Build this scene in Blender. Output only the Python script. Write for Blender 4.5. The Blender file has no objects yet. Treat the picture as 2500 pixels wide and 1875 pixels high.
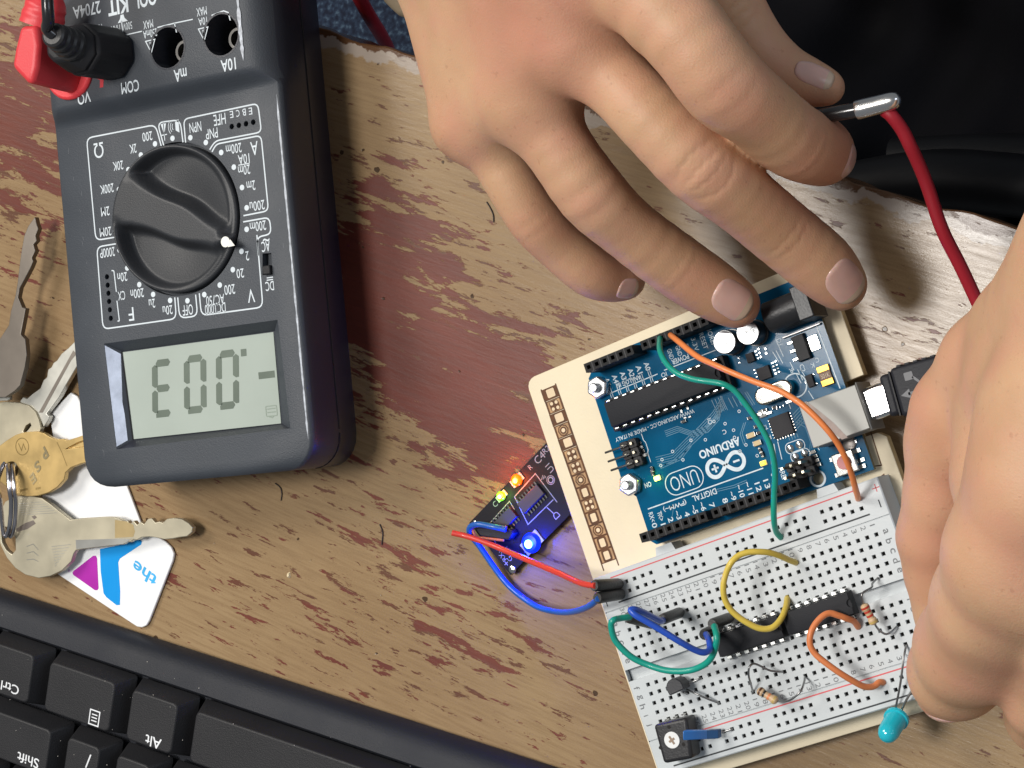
import bpy, bmesh, math, random
import numpy as np
from mathutils import Vector, Matrix
from mathutils.bvhtree import BVHTree
random.seed(7); rng=np.random.default_rng(3)
sc=bpy.context.scene; C=sc.collection
# ---------------------------------------------------------------- camera
FPX=4750.0; HC=488.408; SX=250.0      # focal length in photo pixels, camera height in mm
W=np.array([[0.8808014579,0.0099656642,-0.4733809008],[0,-0.9997784781,-0.0210474411],[-0.4734857883,0.0185386168,-0.8806063410]])
def at(px,py,h=0.0):
    "point at height h (mm above the table) seen at photo pixel px,py"
    d=W@np.array([(px-1250)/FPX,(py-937.5)/FPX,1.0]); t=(h-HC)/d[2]
    return np.array([d[0]*t+SX,d[1]*t,h])
cam=bpy.data.cameras.new('camera'); cam.sensor_width=36; cam.lens=36*FPX/2500; cam.clip_start=.01; cam.clip_end=20
co=bpy.data.objects.new('camera',cam); C.objects.link(co)
M4=Matrix.Identity(4)
for i in range(3):
    M4[i][0]=W[i,0]; M4[i][1]=-W[i,1]; M4[i][2]=-W[i,2]
M4[0][3]=SX*.001; M4[1][3]=0; M4[2][3]=HC*.001
co.matrix_world=M4; sc.camera=co
# ---------------------------------------------------------------- light
wd=bpy.data.worlds.new('World'); sc.world=wd; wd.use_nodes=True
bg=wd.node_tree.nodes['Background']; bg.inputs[0].default_value=(.86,.93,1,1); bg.inputs[1].default_value=.19
def area(name,loc,target,size,power,color,sy=None):
    l=bpy.data.lights.new(name,'AREA'); l.energy=power; l.color=color; l.size=size
    if sy: l.shape='RECTANGLE'; l.size_y=sy
    o=bpy.data.objects.new(name,l); C.objects.link(o); o.location=loc
    o.rotation_euler=(Vector(target)-Vector(loc)).to_track_quat('-Z','Y').to_euler(); return o
area('ceiling_lamp',(-.33,.13,1.75),(0,0,0),.42,22,(1,.965,.92),.40)
area('side_ceiling_lamp',(-1.10,.80,1.45),(0,0,0),.65,22,(1,.945,.87),.65)
area('window_light',(1.75,.35,.95),(0,0,0),.9,8,(.74,.85,1),.9)
sc.view_settings.view_transform='Standard'; sc.view_settings.look='None'; sc.view_settings.exposure=0; sc.view_settings.gamma=1
try: sc.view_settings.use_curve_mapping=False
except Exception: pass
# ---------------------------------------------------------------- materials
MATS={}
def mat(name,color,rough=.5,metal=0,spec=.5,var=.10,vs=60,bump=.0,bs=900,emit=None,es=0,trans=0,coat=0,ior=1.45,alpha=1,sss=0):
    if name in MATS: return MATS[name]
    m=bpy.data.materials.new(name); m.use_nodes=True; nt=m.node_tree; N=nt.nodes; L=nt.links
    b=N['Principled BSDF']; tc=N.new('ShaderNodeTexCoord')
    b.inputs['Roughness'].default_value=rough; b.inputs['Metallic'].default_value=metal; b.inputs['IOR'].default_value=ior
    b.inputs['Specular IOR Level'].default_value=spec; b.inputs['Transmission Weight'].default_value=trans
    b.inputs['Coat Weight'].default_value=coat
    if sss: b.inputs['Subsurface Weight'].default_value=sss; b.inputs['Subsurface Scale'].default_value=.003
    if alpha<1: b.inputs['Alpha'].default_value=alpha
    n=N.new('ShaderNodeTexNoise'); n.inputs['Scale'].default_value=vs; n.inputs['Detail'].default_value=5
    L.new(tc.outputs['Object'],n.inputs['Vector'])
    mr=N.new('ShaderNodeMapRange'); mr.inputs['To Min'].default_value=1-var; mr.inputs['To Max'].default_value=1+var
    mr.inputs['From Min'].default_value=.3; mr.inputs['From Max'].default_value=.7
    L.new(n.outputs['Fac'],mr.inputs['Value'])
    mx=N.new('ShaderNodeVectorMath'); mx.operation='SCALE'; mx.inputs[0].default_value=color; L.new(mr.outputs[0],mx.inputs['Scale'])
    L.new(mx.outputs[0],b.inputs['Base Color'])
    mr2=N.new('ShaderNodeMapRange'); mr2.inputs['To Min'].default_value=max(.02,rough*.8); mr2.inputs['To Max'].default_value=min(1,rough*1.25)
    L.new(n.outputs['Fac'],mr2.inputs['Value']); L.new(mr2.outputs[0],b.inputs['Roughness'])
    if bump:
        n2=N.new('ShaderNodeTexNoise'); n2.inputs['Scale'].default_value=bs; n2.inputs['Detail'].default_value=3; L.new(tc.outputs['Object'],n2.inputs['Vector'])
        bp=N.new('ShaderNodeBump'); bp.inputs['Strength'].default_value=bump; bp.inputs['Distance'].default_value=.0003
        L.new(n2.outputs['Fac'],bp.inputs['Height']); L.new(bp.outputs[0],b.inputs['Normal'])
    if emit: b.inputs['Emission Color'].default_value=(*emit,1); b.inputs['Emission Strength'].default_value=es
    MATS[name]=m; return m
# ---------------------------------------------------------------- mesh tools (everything in mm)
class Fr:
    "2-D frame on the table: origin, angle, scale"
    def __init__(s,ox,oy,deg,sc=1.0): s.o=np.array([ox,oy]);s.a=math.radians(deg);s.s=sc
    def p(s,x,y):
        c,n=math.cos(s.a),math.sin(s.a); return (s.o[0]+s.s*(x*c-y*n), s.o[1]+s.s*(x*n+y*c))
    def inv(s,X,Y):
        X-=s.o[0];Y-=s.o[1];c,n=math.cos(s.a),math.sin(s.a); return ((X*c+Y*n)/s.s,(-X*n+Y*c)/s.s)
WF=Fr(0,0,0)
def catmull(P,n=6):
    P=[np.array(p,float) for p in P]; P=[2*P[0]-P[1]]+P+[2*P[-1]-P[-2]]; out=[]
    for i in range(1,len(P)-2):
        a,b,c,d=P[i-1:i+3]
        for k in range(n):
            t=k/n; out.append(.5*((2*b)+(c-a)*t+(2*a-5*b+4*c-d)*t*t+(3*b-a-3*c+d)*t**3))
    out.append(P[-2]); return out
_T={}
def textmesh(s,bold=0,shear=0):
    k=(s,bold,shear)
    if k not in _T:
        cu=bpy.data.curves.new('t','FONT'); cu.body=s; cu.resolution_u=3; cu.offset=bold; cu.shear=shear; cu.fill_mode='FRONT'
        o=bpy.data.objects.new('t',cu); me=bpy.data.meshes.new_from_object(o)
        v=np.array([tuple(x.co)[:2] for x in me.vertices]); f=[list(p.vertices) for p in me.polygons]
        # keep upward winding
        bpy.data.objects.remove(o); bpy.data.curves.remove(cu); bpy.data.meshes.remove(me); _T[k]=(v,f)
    return _T[k]
class MB:
    def __init__(s): s.v=[];s.f=[];s.m=[];s.mi=0
    def mat(s,i): s.mi=i; return s
    def add(s,V,F):
        o=len(s.v); s.v+= [tuple(float(c) for c in p) for p in V]; s.f+=[[i+o for i in f] for f in F]; s.m+=[s.mi]*len(F); return s
    def prism(s,P,z0,z1,top=None,fr=WF,cap=True):
        P=[fr.p(*p) for p in P]; T=P if top is None else [fr.p(*p) for p in top]; n=len(P)
        V=[(x,y,z0) for x,y in P]+[(x,y,z1) for x,y in T]
        F=[[i,(i+1)%n,n+(i+1)%n,n+i] for i in range(n)]
        if cap: F+=[list(range(n))[::-1],list(range(n,2*n))]
        return s.add(V,F)
    def box(s,fr,x0,x1,y0,y1,z0,z1,tx=0,ty=0):
        return s.prism([(x0,y0),(x1,y0),(x1,y1),(x0,y1)],z0,z1,[(x0+tx,y0+ty),(x1-tx,y0+ty),(x1-tx,y1-ty),(x0+tx,y1-ty)],fr)
    def loft(s,R,cap=True,closed=False):
        n=len(R[0]); V=[p for r in R for p in r]; F=[]
        for k in range(len(R)-1):
            for i in range(n): a=k*n+i;b=k*n+(i+1)%n; F.append([a,b,b+n,a+n])
        if cap: F+=[list(range(n))[::-1],list(range((len(R)-1)*n,len(R)*n))]
        return s.add(V,F)
    def cyl(s,x,y,z0,z1,r,r1=None,n=20,fr=WF,a0=0):
        r1=r if r1 is None else r1; X,Y=fr.p(x,y)
        R=[[(X+q*math.cos(a0+2*math.pi*i/n),Y+q*math.sin(a0+2*math.pi*i/n),z) for i in range(n)] for q,z in ((r,z0),(r1,z1))]
        return s.loft(R)
    def revolve(s,x,y,prof,n=28,fr=WF):
        X,Y=fr.p(x,y); return s.loft([[(X+q*math.cos(2*math.pi*i/n),Y+q*math.sin(2*math.pi*i/n),z) for i in range(n)] for q,z in prof])
    def ringz(s,x,y,z,r0,r1,n=28,fr=WF,a0=0,a1=2*math.pi):
        X,Y=fr.p(x,y); full=abs(a1-a0-2*math.pi)<1e-6; k=n if full else n+1; V=[]
        for i in range(k):
            a=a0+(a1-a0)*i/n+fr.a; V+=[(X+r0*math.cos(a),Y+r0*math.sin(a),z),(X+r1*math.cos(a),Y+r1*math.sin(a),z)]
        F=[[2*i,2*i+1,(2*i+3)%(2*k),(2*i+2)%(2*k)] for i in range(n)]
        return s.add(V,F)
    def disc(s,x,y,z,r,n=20,fr=WF):
        X,Y=fr.p(x,y); return s.add([(X+r*math.cos(2*math.pi*i/n),Y+r*math.sin(2*math.pi*i/n),z) for i in range(n)],[list(range(n))])
    def flat(s,P,z,fr=WF): return s.add([(*fr.p(*p),z) for p in P],[list(range(len(P)))])
    def line(s,P,w,z,fr=WF,closed=False):
        P=[np.array(fr.p(*p)) for p in P]; n=len(P)
        Lf=[];Rt=[]
        for i in range(n):
            a=P[i-1] if (i or closed) else None; b=P[(i+1)%n] if (i<n-1 or closed) else None
            d1=(P[i]-a) if a is not None else None; d2=(b-P[i]) if b is not None else None
            if d1 is None: d1=d2
            if d2 is None: d2=d1
            d1=d1/(np.linalg.norm(d1)+1e-9); d2=d2/(np.linalg.norm(d2)+1e-9); t=d1+d2; t=t/(np.linalg.norm(t)+1e-9)
            nn=np.array([-t[1],t[0]]); k=w/2/max(.5,abs(nn@np.array([-d1[1],d1[0]])))
            Lf.append(P[i]+nn*k);Rt.append(P[i]-nn*k)
        V=[(x,y,z) for x,y in Lf]+[(x,y,z) for x,y in Rt]; m=n if closed else n-1
        return s.add(V,[[n+i,n+(i+1)%n,(i+1)%n,i] for i in range(m)])
    def tube(s,P,r,n=10,smooth=6,cap=True,flat=1.0):
        rs=r if hasattr(r,'__len__') else [r]*len(P)
        Q=catmull([(*p,q) for p,q in zip(P,rs)],smooth) if smooth>1 else [np.array((*p,q),float) for p,q in zip(P,rs)]
        up=None;R=[]
        for i in range(len(Q)):
            t=Q[min(i+1,len(Q)-1)][:3]-Q[max(i-1,0)][:3]; t/=np.linalg.norm(t)+1e-9
            if up is None:
                up=np.array([0,0,1.]) if abs(t[2])<.9 else np.array([1.,0,0])
            up=up-t*(up@t); up/=np.linalg.norm(up)+1e-9; sd=np.cross(t,up); q=Q[i][3]
            R.append([tuple(Q[i][:3]+q*(math.cos(2*math.pi*k/n)*sd+flat*math.sin(2*math.pi*k/n)*up)) for k in range(n)])
        return s.loft(R,cap)
    def text(s,t,x,y,h,w=None,rot=0,z=0,fr=WF,bold=0,shear=0,thick=0):
        v,f=textmesh(t,bold,shear); lo=v.min(0);hi=v.max(0);c=(lo+hi)/2; sy=h/(hi[1]-lo[1]); sx=sy if w is None else w/(hi[0]-lo[0])
        q=(v-c)*[sx,sy]; a=math.radians(rot); q=q@np.array([[math.cos(a),math.sin(a)],[-math.sin(a),math.cos(a)]])
        V=[(*fr.p(x+p[0]*1/fr.s,y+p[1]*1/fr.s),z) for p in q]; return s.add(V,f)
    def build(s,name,mats,parent=None,bevel=0,seg=2,smooth=35,fix=True):
        off=np.zeros(3); p=parent
        while p is not None: off+=np.array(p['o_mm']) if 'o_mm' in p else 0; p=None
        me=bpy.data.meshes.new(name); V=[((x-off[0])*.001,(y-off[1])*.001,(z-off[2])*.001) for x,y,z in s.v]
        me.from_pydata(V,[],s.f); 
        for m in (mats if isinstance(mats,(list,tuple)) else [mats]): me.materials.append(m)
        me.polygons.foreach_set('material_index',s.m); me.update()
        if fix:
            bm=bmesh.new(); bm.from_mesh(me); bmesh.ops.recalc_face_normals(bm,faces=bm.faces)
            for f in bm.faces:      # loose flat sheets (print) look up
                if f.normal.z<-.99 and all(len(e.link_faces)<2 for e in f.edges): f.normal_flip()
            bm.to_mesh(me); bm.free()
        for q in me.polygons: q.use_smooth=True
        me.set_sharp_from_angle(angle=math.radians(smooth))
        o=bpy.data.objects.new(name,me); C.objects.link(o)
        o['o_mm']=[float(c) for c in off]
        if parent: o.parent=parent
        if bevel:
            b=o.modifiers.new('bevel','BEVEL'); b.width=bevel*.001; b.segments=seg; b.limit_method='ANGLE'; b.angle_limit=math.radians(40); b.harden_normals=False
        return o
def origin_to(o,p):
    "move the origin of an unparented mesh object to p (mm)"
    off=Vector([c*.001 for c in p]); o.data.transform(Matrix.Translation(-off)); o.location=off; o['o_mm']=[float(c) for c in p]
def tag(o,label=None,cat=None,group=None,kind=None):
    if label: o['label']=label
    if cat: o['category']=cat
    if group: o['group']=group
    if kind: o['kind']=kind
    return o
def thing(name,label,cat,p,group=None):
    o=bpy.data.objects.new(name,None); C.objects.link(o); o.empty_display_size=.01
    o.location=[c*.001 for c in p]; o['o_mm']=[float(c) for c in p]; return tag(o,label,cat,group)
def single(mb,name,mats,label,cat,group=None,**k):
    o=mb.build(name,mats,None,**k); v=np.array(mb.v); origin_to(o,(v[:,0].mean(),v[:,1].mean(),v[:,2].min())); return tag(o,label,cat,group)
def cut(o,cutters):
    "boolean-subtract builders from object o, then bake"
    tmp=[]
    for c in cutters:
        k=MB(); k.v=c.v;k.f=c.f;k.m=c.m
        par=o.parent; q=k.build('tmp',o.data.materials[0] if o.data.materials else None,par,smooth=30); tmp.append(q)
        m=o.modifiers.new('b','BOOLEAN'); m.operation='DIFFERENCE'; m.solver='EXACT'; m.object=q
    dg=bpy.context.evaluated_depsgraph_get(); dg.update(); me=bpy.data.meshes.new_from_object(o.evaluated_get(dg)); old=o.data; o.data=me; me.name=old.name
    o.modifiers.clear()
    for q in tmp: bpy.data.objects.remove(q)
    for p in me.polygons: p.use_smooth=True
    me.set_sharp_from_angle(angle=math.radians(35)); return o
def rrect(x0,x1,y0,y1,r,n=5):
    P=[]
    for cx,cy,a in ((x1-r,y1-r,0),(x0+r,y1-r,90),(x0+r,y0+r,180),(x1-r,y0+r,270)):
        for i in range(n+1): t=math.radians(a+90*i/n); P.append((cx+r*math.cos(t),cy+r*math.sin(t)))
    return P
def roundpath(P,r,n=4):
    "open polyline with rounded inner corners"
    P=[np.array(p,float) for p in P]; out=[P[0]]
    for i in range(1,len(P)-1):
        a=P[i-1]-P[i];b=P[i+1]-P[i];la=np.linalg.norm(a);lb=np.linalg.norm(b);q=min(r,la/2,lb/2);A=P[i]+a/la*q;B=P[i]+b/lb*q
        for k in range(n+1): t=k/n; out.append((1-t)**2*A+2*t*(1-t)*P[i]+t*t*B)
    out.append(P[-1]); return out
# ---------------------------------------------------------------- palette
black=mat('black_plastic',(.013,.013,.015),.5,spec=.35,bump=.25,bs=2500)
ink=mat('white_print',(.62,.68,.72),.6,var=.05)
silk=mat('silk_print',(.62,.72,.78),.6,var=.12,vs=700)
tin=mat('tinned_metal',(.55,.54,.51),.14,1,var=.1,vs=300)
steel=mat('steel',(.60,.60,.60),.3,1,var=.08,vs=200)
dark_hole=mat('dark_hole',(.012,.011,.010),.8)
# ================================================================ table
ang=math.degrees(math.atan2(at(2499,568)[1]-at(780,72)[1],at(2499,568)[0]-at(780,72)[0]))
e0=at(1043,143); TF=Fr(e0[0],e0[1],ang)
def wood_material():
    m=bpy.data.materials.new('worn_painted_wood'); m.use_nodes=True; nt=m.node_tree; N=nt.nodes; L=nt.links; b=N['Principled BSDF']
    tc=N.new('ShaderNodeTexCoord')
    def mapn(s,rot=0,loc=(0,0,0)):
        q=N.new('ShaderNodeMapping'); q.inputs['Scale'].default_value=s; q.inputs['Rotation'].default_value=(0,0,math.radians(rot)); q.inputs['Location'].default_value=loc; L.new(tc.outputs['Object'],q.inputs['Vector']); return q
    def noise(v,sc,det=6,ro=.6,dist=0):
        q=N.new('ShaderNodeTexNoise'); q.inputs['Scale'].default_value=sc; q.inputs['Detail'].default_value=det; q.inputs['Roughness'].default_value=ro; q.inputs['Distortion'].default_value=dist; L.new(v.outputs[0],q.inputs['Vector']); return q.outputs['Fac']
    def math_(op,a,bb=None,c=None,clamp=False):
        q=N.new('ShaderNodeMath'); q.operation=op; q.use_clamp=clamp
        for i,x in enumerate((a,bb,c)):
            if x is None: continue
            if isinstance(x,(int,float)): q.inputs[i].default_value=x
            else: L.new(x,q.inputs[i])
        return q.outputs[0]
    def ramp(x,a,bb,lo=0,hi=1):
        q=N.new('ShaderNodeMapRange'); q.inputs['From Min'].default_value=a;q.inputs['From Max'].default_value=bb;q.inputs['To Min'].default_value=lo;q.inputs['To Max'].default_value=hi; L.new(x,q.inputs['Value']); return q.outputs[0]
    def mix(f,a,bb):
        q=N.new('ShaderNodeMix'); q.data_type='RGBA'; q.clamp_factor=True
        if isinstance(f,(int,float)): q.inputs[0].default_value=f
        else: L.new(f,q.inputs[0])
        for i,x in ((6,a),(7,bb)):
            if isinstance(x,tuple): q.inputs[i].default_value=(*x,1)
            else: L.new(x,q.inputs[i])
        return q.outputs[2]
    def blob(px,py,rx,ry,amp,rot=-10):
        x,y=TF.inv(*at(px,py)[:2]); q=N.new('ShaderNodeVectorMath'); q.operation='SUBTRACT'; L.new(tc.outputs['Object'],q.inputs[0]); q.inputs[1].default_value=(x*.001,y*.001,0)
        r=N.new('ShaderNodeVectorRotate'); r.rotation_type='Z_AXIS'; r.inputs['Angle'].default_value=math.radians(-rot); L.new(q.outputs[0],r.inputs['Vector'])
        s_=N.new('ShaderNodeVectorMath'); s_.operation='MULTIPLY'; L.new(r.outputs[0],s_.inputs[0]); s_.inputs[1].default_value=(1000/rx,1000/ry,0)
        ln=N.new('ShaderNodeVectorMath'); ln.operation='LENGTH'; L.new(s_.outputs[0],ln.inputs[0]); return ramp(ln.outputs['Value'],0,1.0,amp,0)
    P=mapn((40,190,1),rot=8); patch=noise(P,1.0,9,.70,.25)
    P2=mapn((75,360,1),rot=8,loc=(.7,.3,0)); patch2=noise(P2,1.0,7,.68,.2)
    D=None
    for bl in ((1000,820,64,40,.20),(1130,1000,48,24,.19),(860,720,20,20,.16),(930,520,40,36,.16),(60,260,50,75,.23),(760,1110,60,18,.07),(560,1460,85,30,.05),(820,1480,60,34,.06),(1150,1560,50,30,.10),(1000,1300,40,20,.05),(1180,1160,22,14,.09),(1290,900,30,24,.17),(2330,860,22,8,.10)):
        v=blob(*bl); D=v if D is None else math_('ADD',D,v)
    # thin clean zone towards the edge of the table
    sx=N.new('ShaderNodeSeparateXYZ'); L.new(tc.outputs['Object'],sx.inputs[0])
    zone=ramp(sx.outputs['Y'],-.035,-.005,0,-.10)
    base=math_('ADD',patch,D); base=math_('ADD',base,zone)
    m1=ramp(base,.636,.640); m2=ramp(math_('ADD',patch2,math_('MULTIPLY',D,.34)),.611,.616)
    mask=math_('MAXIMUM',m1,m2)
    # dark pits
    V=N.new('ShaderNodeTexVoronoi'); V.inputs['Scale'].default_value=150; V.inputs['Randomness'].default_value=1; 
    vm=mapn((1,1.25,1),rot=8); 
    nz=N.new('ShaderNodeTexNoise'); nz.inputs['Scale'].default_value=700; L.new(tc.outputs['Object'],nz.inputs['Vector'])
    va=N.new('ShaderNodeVectorMath'); va.operation='MULTIPLY_ADD'; L.new(nz.outputs['Color'],va.inputs[0]); va.inputs[1].default_value=(.0015,.0015,0); L.new(vm.outputs[0],va.inputs[2]); L.new(va.outputs[0],V.inputs['Vector'])
    cs=N.new('ShaderNodeSeparateColor'); L.new(V.outputs['Color'],cs.inputs[0])
    size=math_('POWER',cs.outputs[0],6.0); size=math_('MULTIPLY',size,.16)
    pits=ramp(math_('SUBTRACT',size,V.outputs['Distance']),-.012,.012)
    # colours
    grain=noise(mapn((60,900,1),rot=4),1.0,4,.6); cloud=noise(mapn((14,30,1)),1.0,5,.55); fine=noise(mapn((1,1,1)),2200,2,.5)
    tan=mix(ramp(cloud,.3,.7),(.252,.163,.082),(.315,.217,.116)); tan=mix(ramp(grain,.42,.62,0,.40),tan,(.165,.095,.042))
    tan=mix(ramp(fine,.35,.65,0,.14),tan,(.40,.28,.16))
    red=mix(ramp(cloud,.35,.65),(.120,.026,.017),(.165,.042,.026)); red=mix(ramp(grain,.45,.7,0,.35),red,(.07,.02,.014))
    brn=mix(.35,(.10,.05,.022),red)
    redb=mix(ramp(noise(mapn((30,60,1)),1.0,2),.5,.56),brn,red); redb=mix(math_('MULTIPLY',m1,.9),redb,red)
    col=mix(mask,tan,redb)
    rim=ramp(math_('ABSOLUTE',math_('SUBTRACT',base,.634)),0,.012,.35,0); col=mix(rim,col,(.20,.12,.06))
    col=mix(math_('MULTIPLY',pits,.92),col,(.045,.022,.010))
    # grey worn strip and brown bare lip along the edge
    ey=math_('ADD',sx.outputs['Y'],math_('MULTIPLY',math_('SUBTRACT',noise(mapn((120,120,1)),1.0,4,.6),.5),.010))
    col=mix(ramp(ey,-.0052,-.0046,0,.75),col,(.36,.31,.27)); col=mix(ramp(ey,-.0022,-.0018),col,(.10,.045,.018))
    L.new(col,b.inputs['Base Color'])
    rg=ramp(grain,.3,.7,.20,.28); L.new(math_('ADD',rg,math_('MULTIPLY',mask,.10)),b.inputs['Roughness']); b.inputs['Specular IOR Level'].default_value=.36
    scr=noise(mapn((90,650,1),rot=-12),1.0,6,.7,.3)
    h=math_('ADD',math_('MULTIPLY',scr,.5),math_('MULTIPLY',mask,-.7)); h=math_('ADD',h,math_('MULTIPLY',pits,-.8)); h=math_('ADD',h,math_('MULTIPLY',fine,.12))
    bp=N.new('ShaderNodeBump'); bp.inputs['Strength'].default_value=.42; bp.inputs['Distance'].default_value=.0003; L.new(h,bp.inputs['Height']); L.new(bp.outputs[0],b.inputs['Normal'])
    return m
tb=MB()
# wavy, chipped front edge
xs=np.linspace(-420,420,281); ys=[.35*math.sin(x*.31)+.5*math.sin(x*.11+1)+random.uniform(-.22,.22) for x in xs]
outl=[(x,y) for x,y in zip(xs,ys)]; n=len(xs)
V=[(x,y,0) for x,y in outl]+[(x,y-.2,-24) for x,y in outl]+[(x,-420,0) for x in xs]+[(x,-420,-24) for x in xs]
Fc=[[i,i+1,n+i+1,n+i] for i in range(n-1)]+[[2*n+i,2*n+i+1,i+1,i] for i in range(n-1)]+[[n+i,n+i+1,3*n+i+1,3*n+i] for i in range(n-1)]+[[3*n+i,3*n+i+1,2*n+i+1,2*n+i] for i in range(n-1)]
Fc+=[[0,n,3*n,2*n],[n-1,3*n-1,4*n-1,2*n-1]]
tb.add(V,Fc); tab=tb.build('wooden_table',wood_material(),None,bevel=.5,seg=2)
tab.rotation_euler=(0,0,TF.a); tab.location=(TF.o[0]*.001,TF.o[1]*.001,0)
tag(tab,'old wooden table top with worn tan paint showing maroon patches under everything','table')
# floor far below
fm=bpy.data.materials.new('speckled_carpet'); fm.use_nodes=True; nt=fm.node_tree; b=nt.nodes['Principled BSDF']; tc=nt.nodes.new('ShaderNodeTexCoord')
nz=nt.nodes.new('ShaderNodeTexNoise'); nz.inputs['Scale'].default_value=260; nz.inputs['Detail'].default_value=5; nt.links.new(tc.outputs['Object'],nz.inputs['Vector'])
cr=nt.nodes.new('ShaderNodeValToRGB'); cr.color_ramp.elements[0].position=.36; cr.color_ramp.elements[0].color=(.006,.010,.026,1); cr.color_ramp.elements[1].position=.72; cr.color_ramp.elements[1].color=(.075,.12,.17,1)
e=cr.color_ramp.elements.new(.55); e.color=(.018,.032,.062,1)
nt.links.new(nz.outputs['Fac'],cr.inputs[0]); nt.links.new(cr.outputs[0],b.inputs['Base Color']); b.inputs['Roughness'].default_value=.95
fl=MB(); fl.box(WF,-1800,1800,-900,1800,-730,-720); f=fl.build('floor',fm); f['kind']='structure'

# ================================================================ multimeter
mc=(-107.37,36.4); MF=Fr(mc[0],mc[1],6.15)
meter=thing('multimeter','dark grey digital multimeter lying face up, its display reading upside down','multimeter',(mc[0],mc[1],0))
def ml(px,py,h): x,y,_=at(px,py,h); return MF.inv(x,y)
k=.40687
z1=lambda x,y:(x*k,y*k)
z2=lambda x,y:(150+x*k,600+y*k)
m1=lambda x,y:(200+.20344*x,.20344*y)
m2=lambda x,y:(200+.22604*x,240+.22604*y)
m3=lambda x,y:(200+.22604*x,560+.22604*y)
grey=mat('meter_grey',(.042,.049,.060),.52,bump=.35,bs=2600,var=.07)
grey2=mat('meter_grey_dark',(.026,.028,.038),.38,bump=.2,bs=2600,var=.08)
knobm=mat('knob_black',(.026,.028,.032),.45,bump=.2,bs=2500)
Y0=-76.6
def section(y):
    d=y-Y0; R=9.5; ins=R-math.sqrt(max(0,R*R-(R-min(d,R))**2)); zt=31-1.6*max(0,1-d/2.5)**2
    s=min(1,max(0,(y-33.0)/6.0)); s=s*s*(3-2*s); zt+=5*s
    xr=39.3*(1-s)+31.8*s; xl=-42.6*(1-s)+-37.0*s
    c=.5*(41-44.5)
    def X(x): return x-ins if x>c else x+ins
    def sh(x0,x1,t): return x0+(x1-x0)*t
    P=[(X(-39.5),0),(X(-44.8),17),(X(-45.0),19),(X(-44.3),26.5)]
    for t in (.25,.5,.75): P.append((X(sh(-44.3,xl,t**1.6)),sh(26.5,zt,math.sin(t*math.pi/2))))
    P+=[(X(xl),zt),(X(xl*.5),zt),(X(xr*.5),zt),(X(xr),zt)]
    for t in (.25,.5,.75): P.append((X(sh(xr,40.9,1-(1-t)**1.6)),sh(zt,26.5,1-math.cos(t*math.pi/2))))
    P+=[(X(40.9),26.5),(X(41.3),19),(X(41),17),(X(35.2),0)]
    return [(*MF.p(x,y),z) for x,z in P]
ysec=[Y0+v for v in (0,.4,1.2,2.5,4.2,6.5,9.5,20,40,70,95,105)]+[33,34,35,36,37,38,39,45,60,85,112]
mb=MB(); mb.loft([section(y) for y in sorted(ysec)]); body=mb.build('case',[grey,grey2],meter)
# cutters
cuts=[]
q=MB(); a=[(-31.6,-33.4),(32.2,-33.4),(33.2,-64.6),(-30.4,-65.4)]; bq=[(-28.2,-36.2),(27.9,-36.2),(27.6,-62.9),(-26.8,-62.9)]
q.prism(bq,26.9,31.0,a,MF); q.v=[v for v in q.v]; cuts.append(q)
q2=MB(); q2.prism(a,30.99,33,a,MF); cuts.append(q2)
q=MB(); q.cyl(0,0,28.6,33,22.6,n=72,fr=MF); cuts.append(q)
jacks=[(25.2,49.3),(5.8,49.1),(-13.6,50.5),(-33,50.5)]
for x,y in jacks: q=MB(); q.cyl(x,y,20,40,5.9,n=40,fr=MF); cuts.append(q)
hfe=[ml(*m2(x,y),31) for x,y in ((1618,305),(1695,292),(1772,275),(1850,258))]
cxh=[ml(*m3(x,y),31) for x,y in ((270,512),(278,602),(286,690),(293,778),(302,868),(312,960))]
for x,y in hfe+cxh: q=MB(); q.cyl(x,y,28,33,.85,n=8,fr=MF); cuts.append(q)
sl=[ml(*m3(*p),31) for p in ((1950,260),(2045,255),(2062,490),(1950,495))]
q=MB(); q.prism(sl,28.5,33,None,MF); cuts.append(q)
cut(body,cuts)
# darker side walls
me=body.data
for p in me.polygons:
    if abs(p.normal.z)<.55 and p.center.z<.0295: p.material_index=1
# seam between the two shells
sm=MB()
for sgn in (1,):
    pts=[]
    for y in np.linspace(-66,110,30): pts.append((*MF.p(41.25,y),18.2))
    sm.tube(pts,.28,6,1)
arc=[(*MF.p(41.25-9.5+9.5*math.cos(t),Y0+9.6-9.5*math.sin(t)),18.2) for t in np.linspace(0,math.pi/2,9)]
sm.tube(arc,.28,6,1); sm.build('seam',mat('seam_black',(.004,.004,.006),.6),meter)
# display
lcd=mat('lcd_glass',(.38,.43,.385),.22,var=.04,vs=40,spec=.5)
w=MB(); w.prism([(-28.4,-36.4),(27.6,-36.4),(27.4,-62.8),(-27.0,-62.8)],26.6,27.15,None,MF); w.build('display',lcd,meter)
bv=MB(); 
A=[(-31.35,-33.9,30.95),(-30.2,-64.6,30.95),(-27.3,-62.4,27.2),(-28.5,-36.9,27.2)]
bv.add([(*MF.p(x,y),z+.12) for x,y,z in A],[[0,1,2,3]]); bv.build('display_bevel',mat('bevel_reflection',(.50,.54,.66),.18,var=.25,vs=220,bump=.5,bs=500,coat=1),meter)  # window reflection put into the pale bluish colour of the left bevel
br=MB(); br.line([MF.inv(*MF.p(*p)) for p in ((-28.2,-36.2),(-26.9,-62.9))],.55,27.3,MF); br.build('display_edge',mat('edge_black',(.004,.004,.006),.3),meter)
sg=MB(); seg=mat('lcd_segment',(.115,.145,.115),.4,var=.1)
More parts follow.
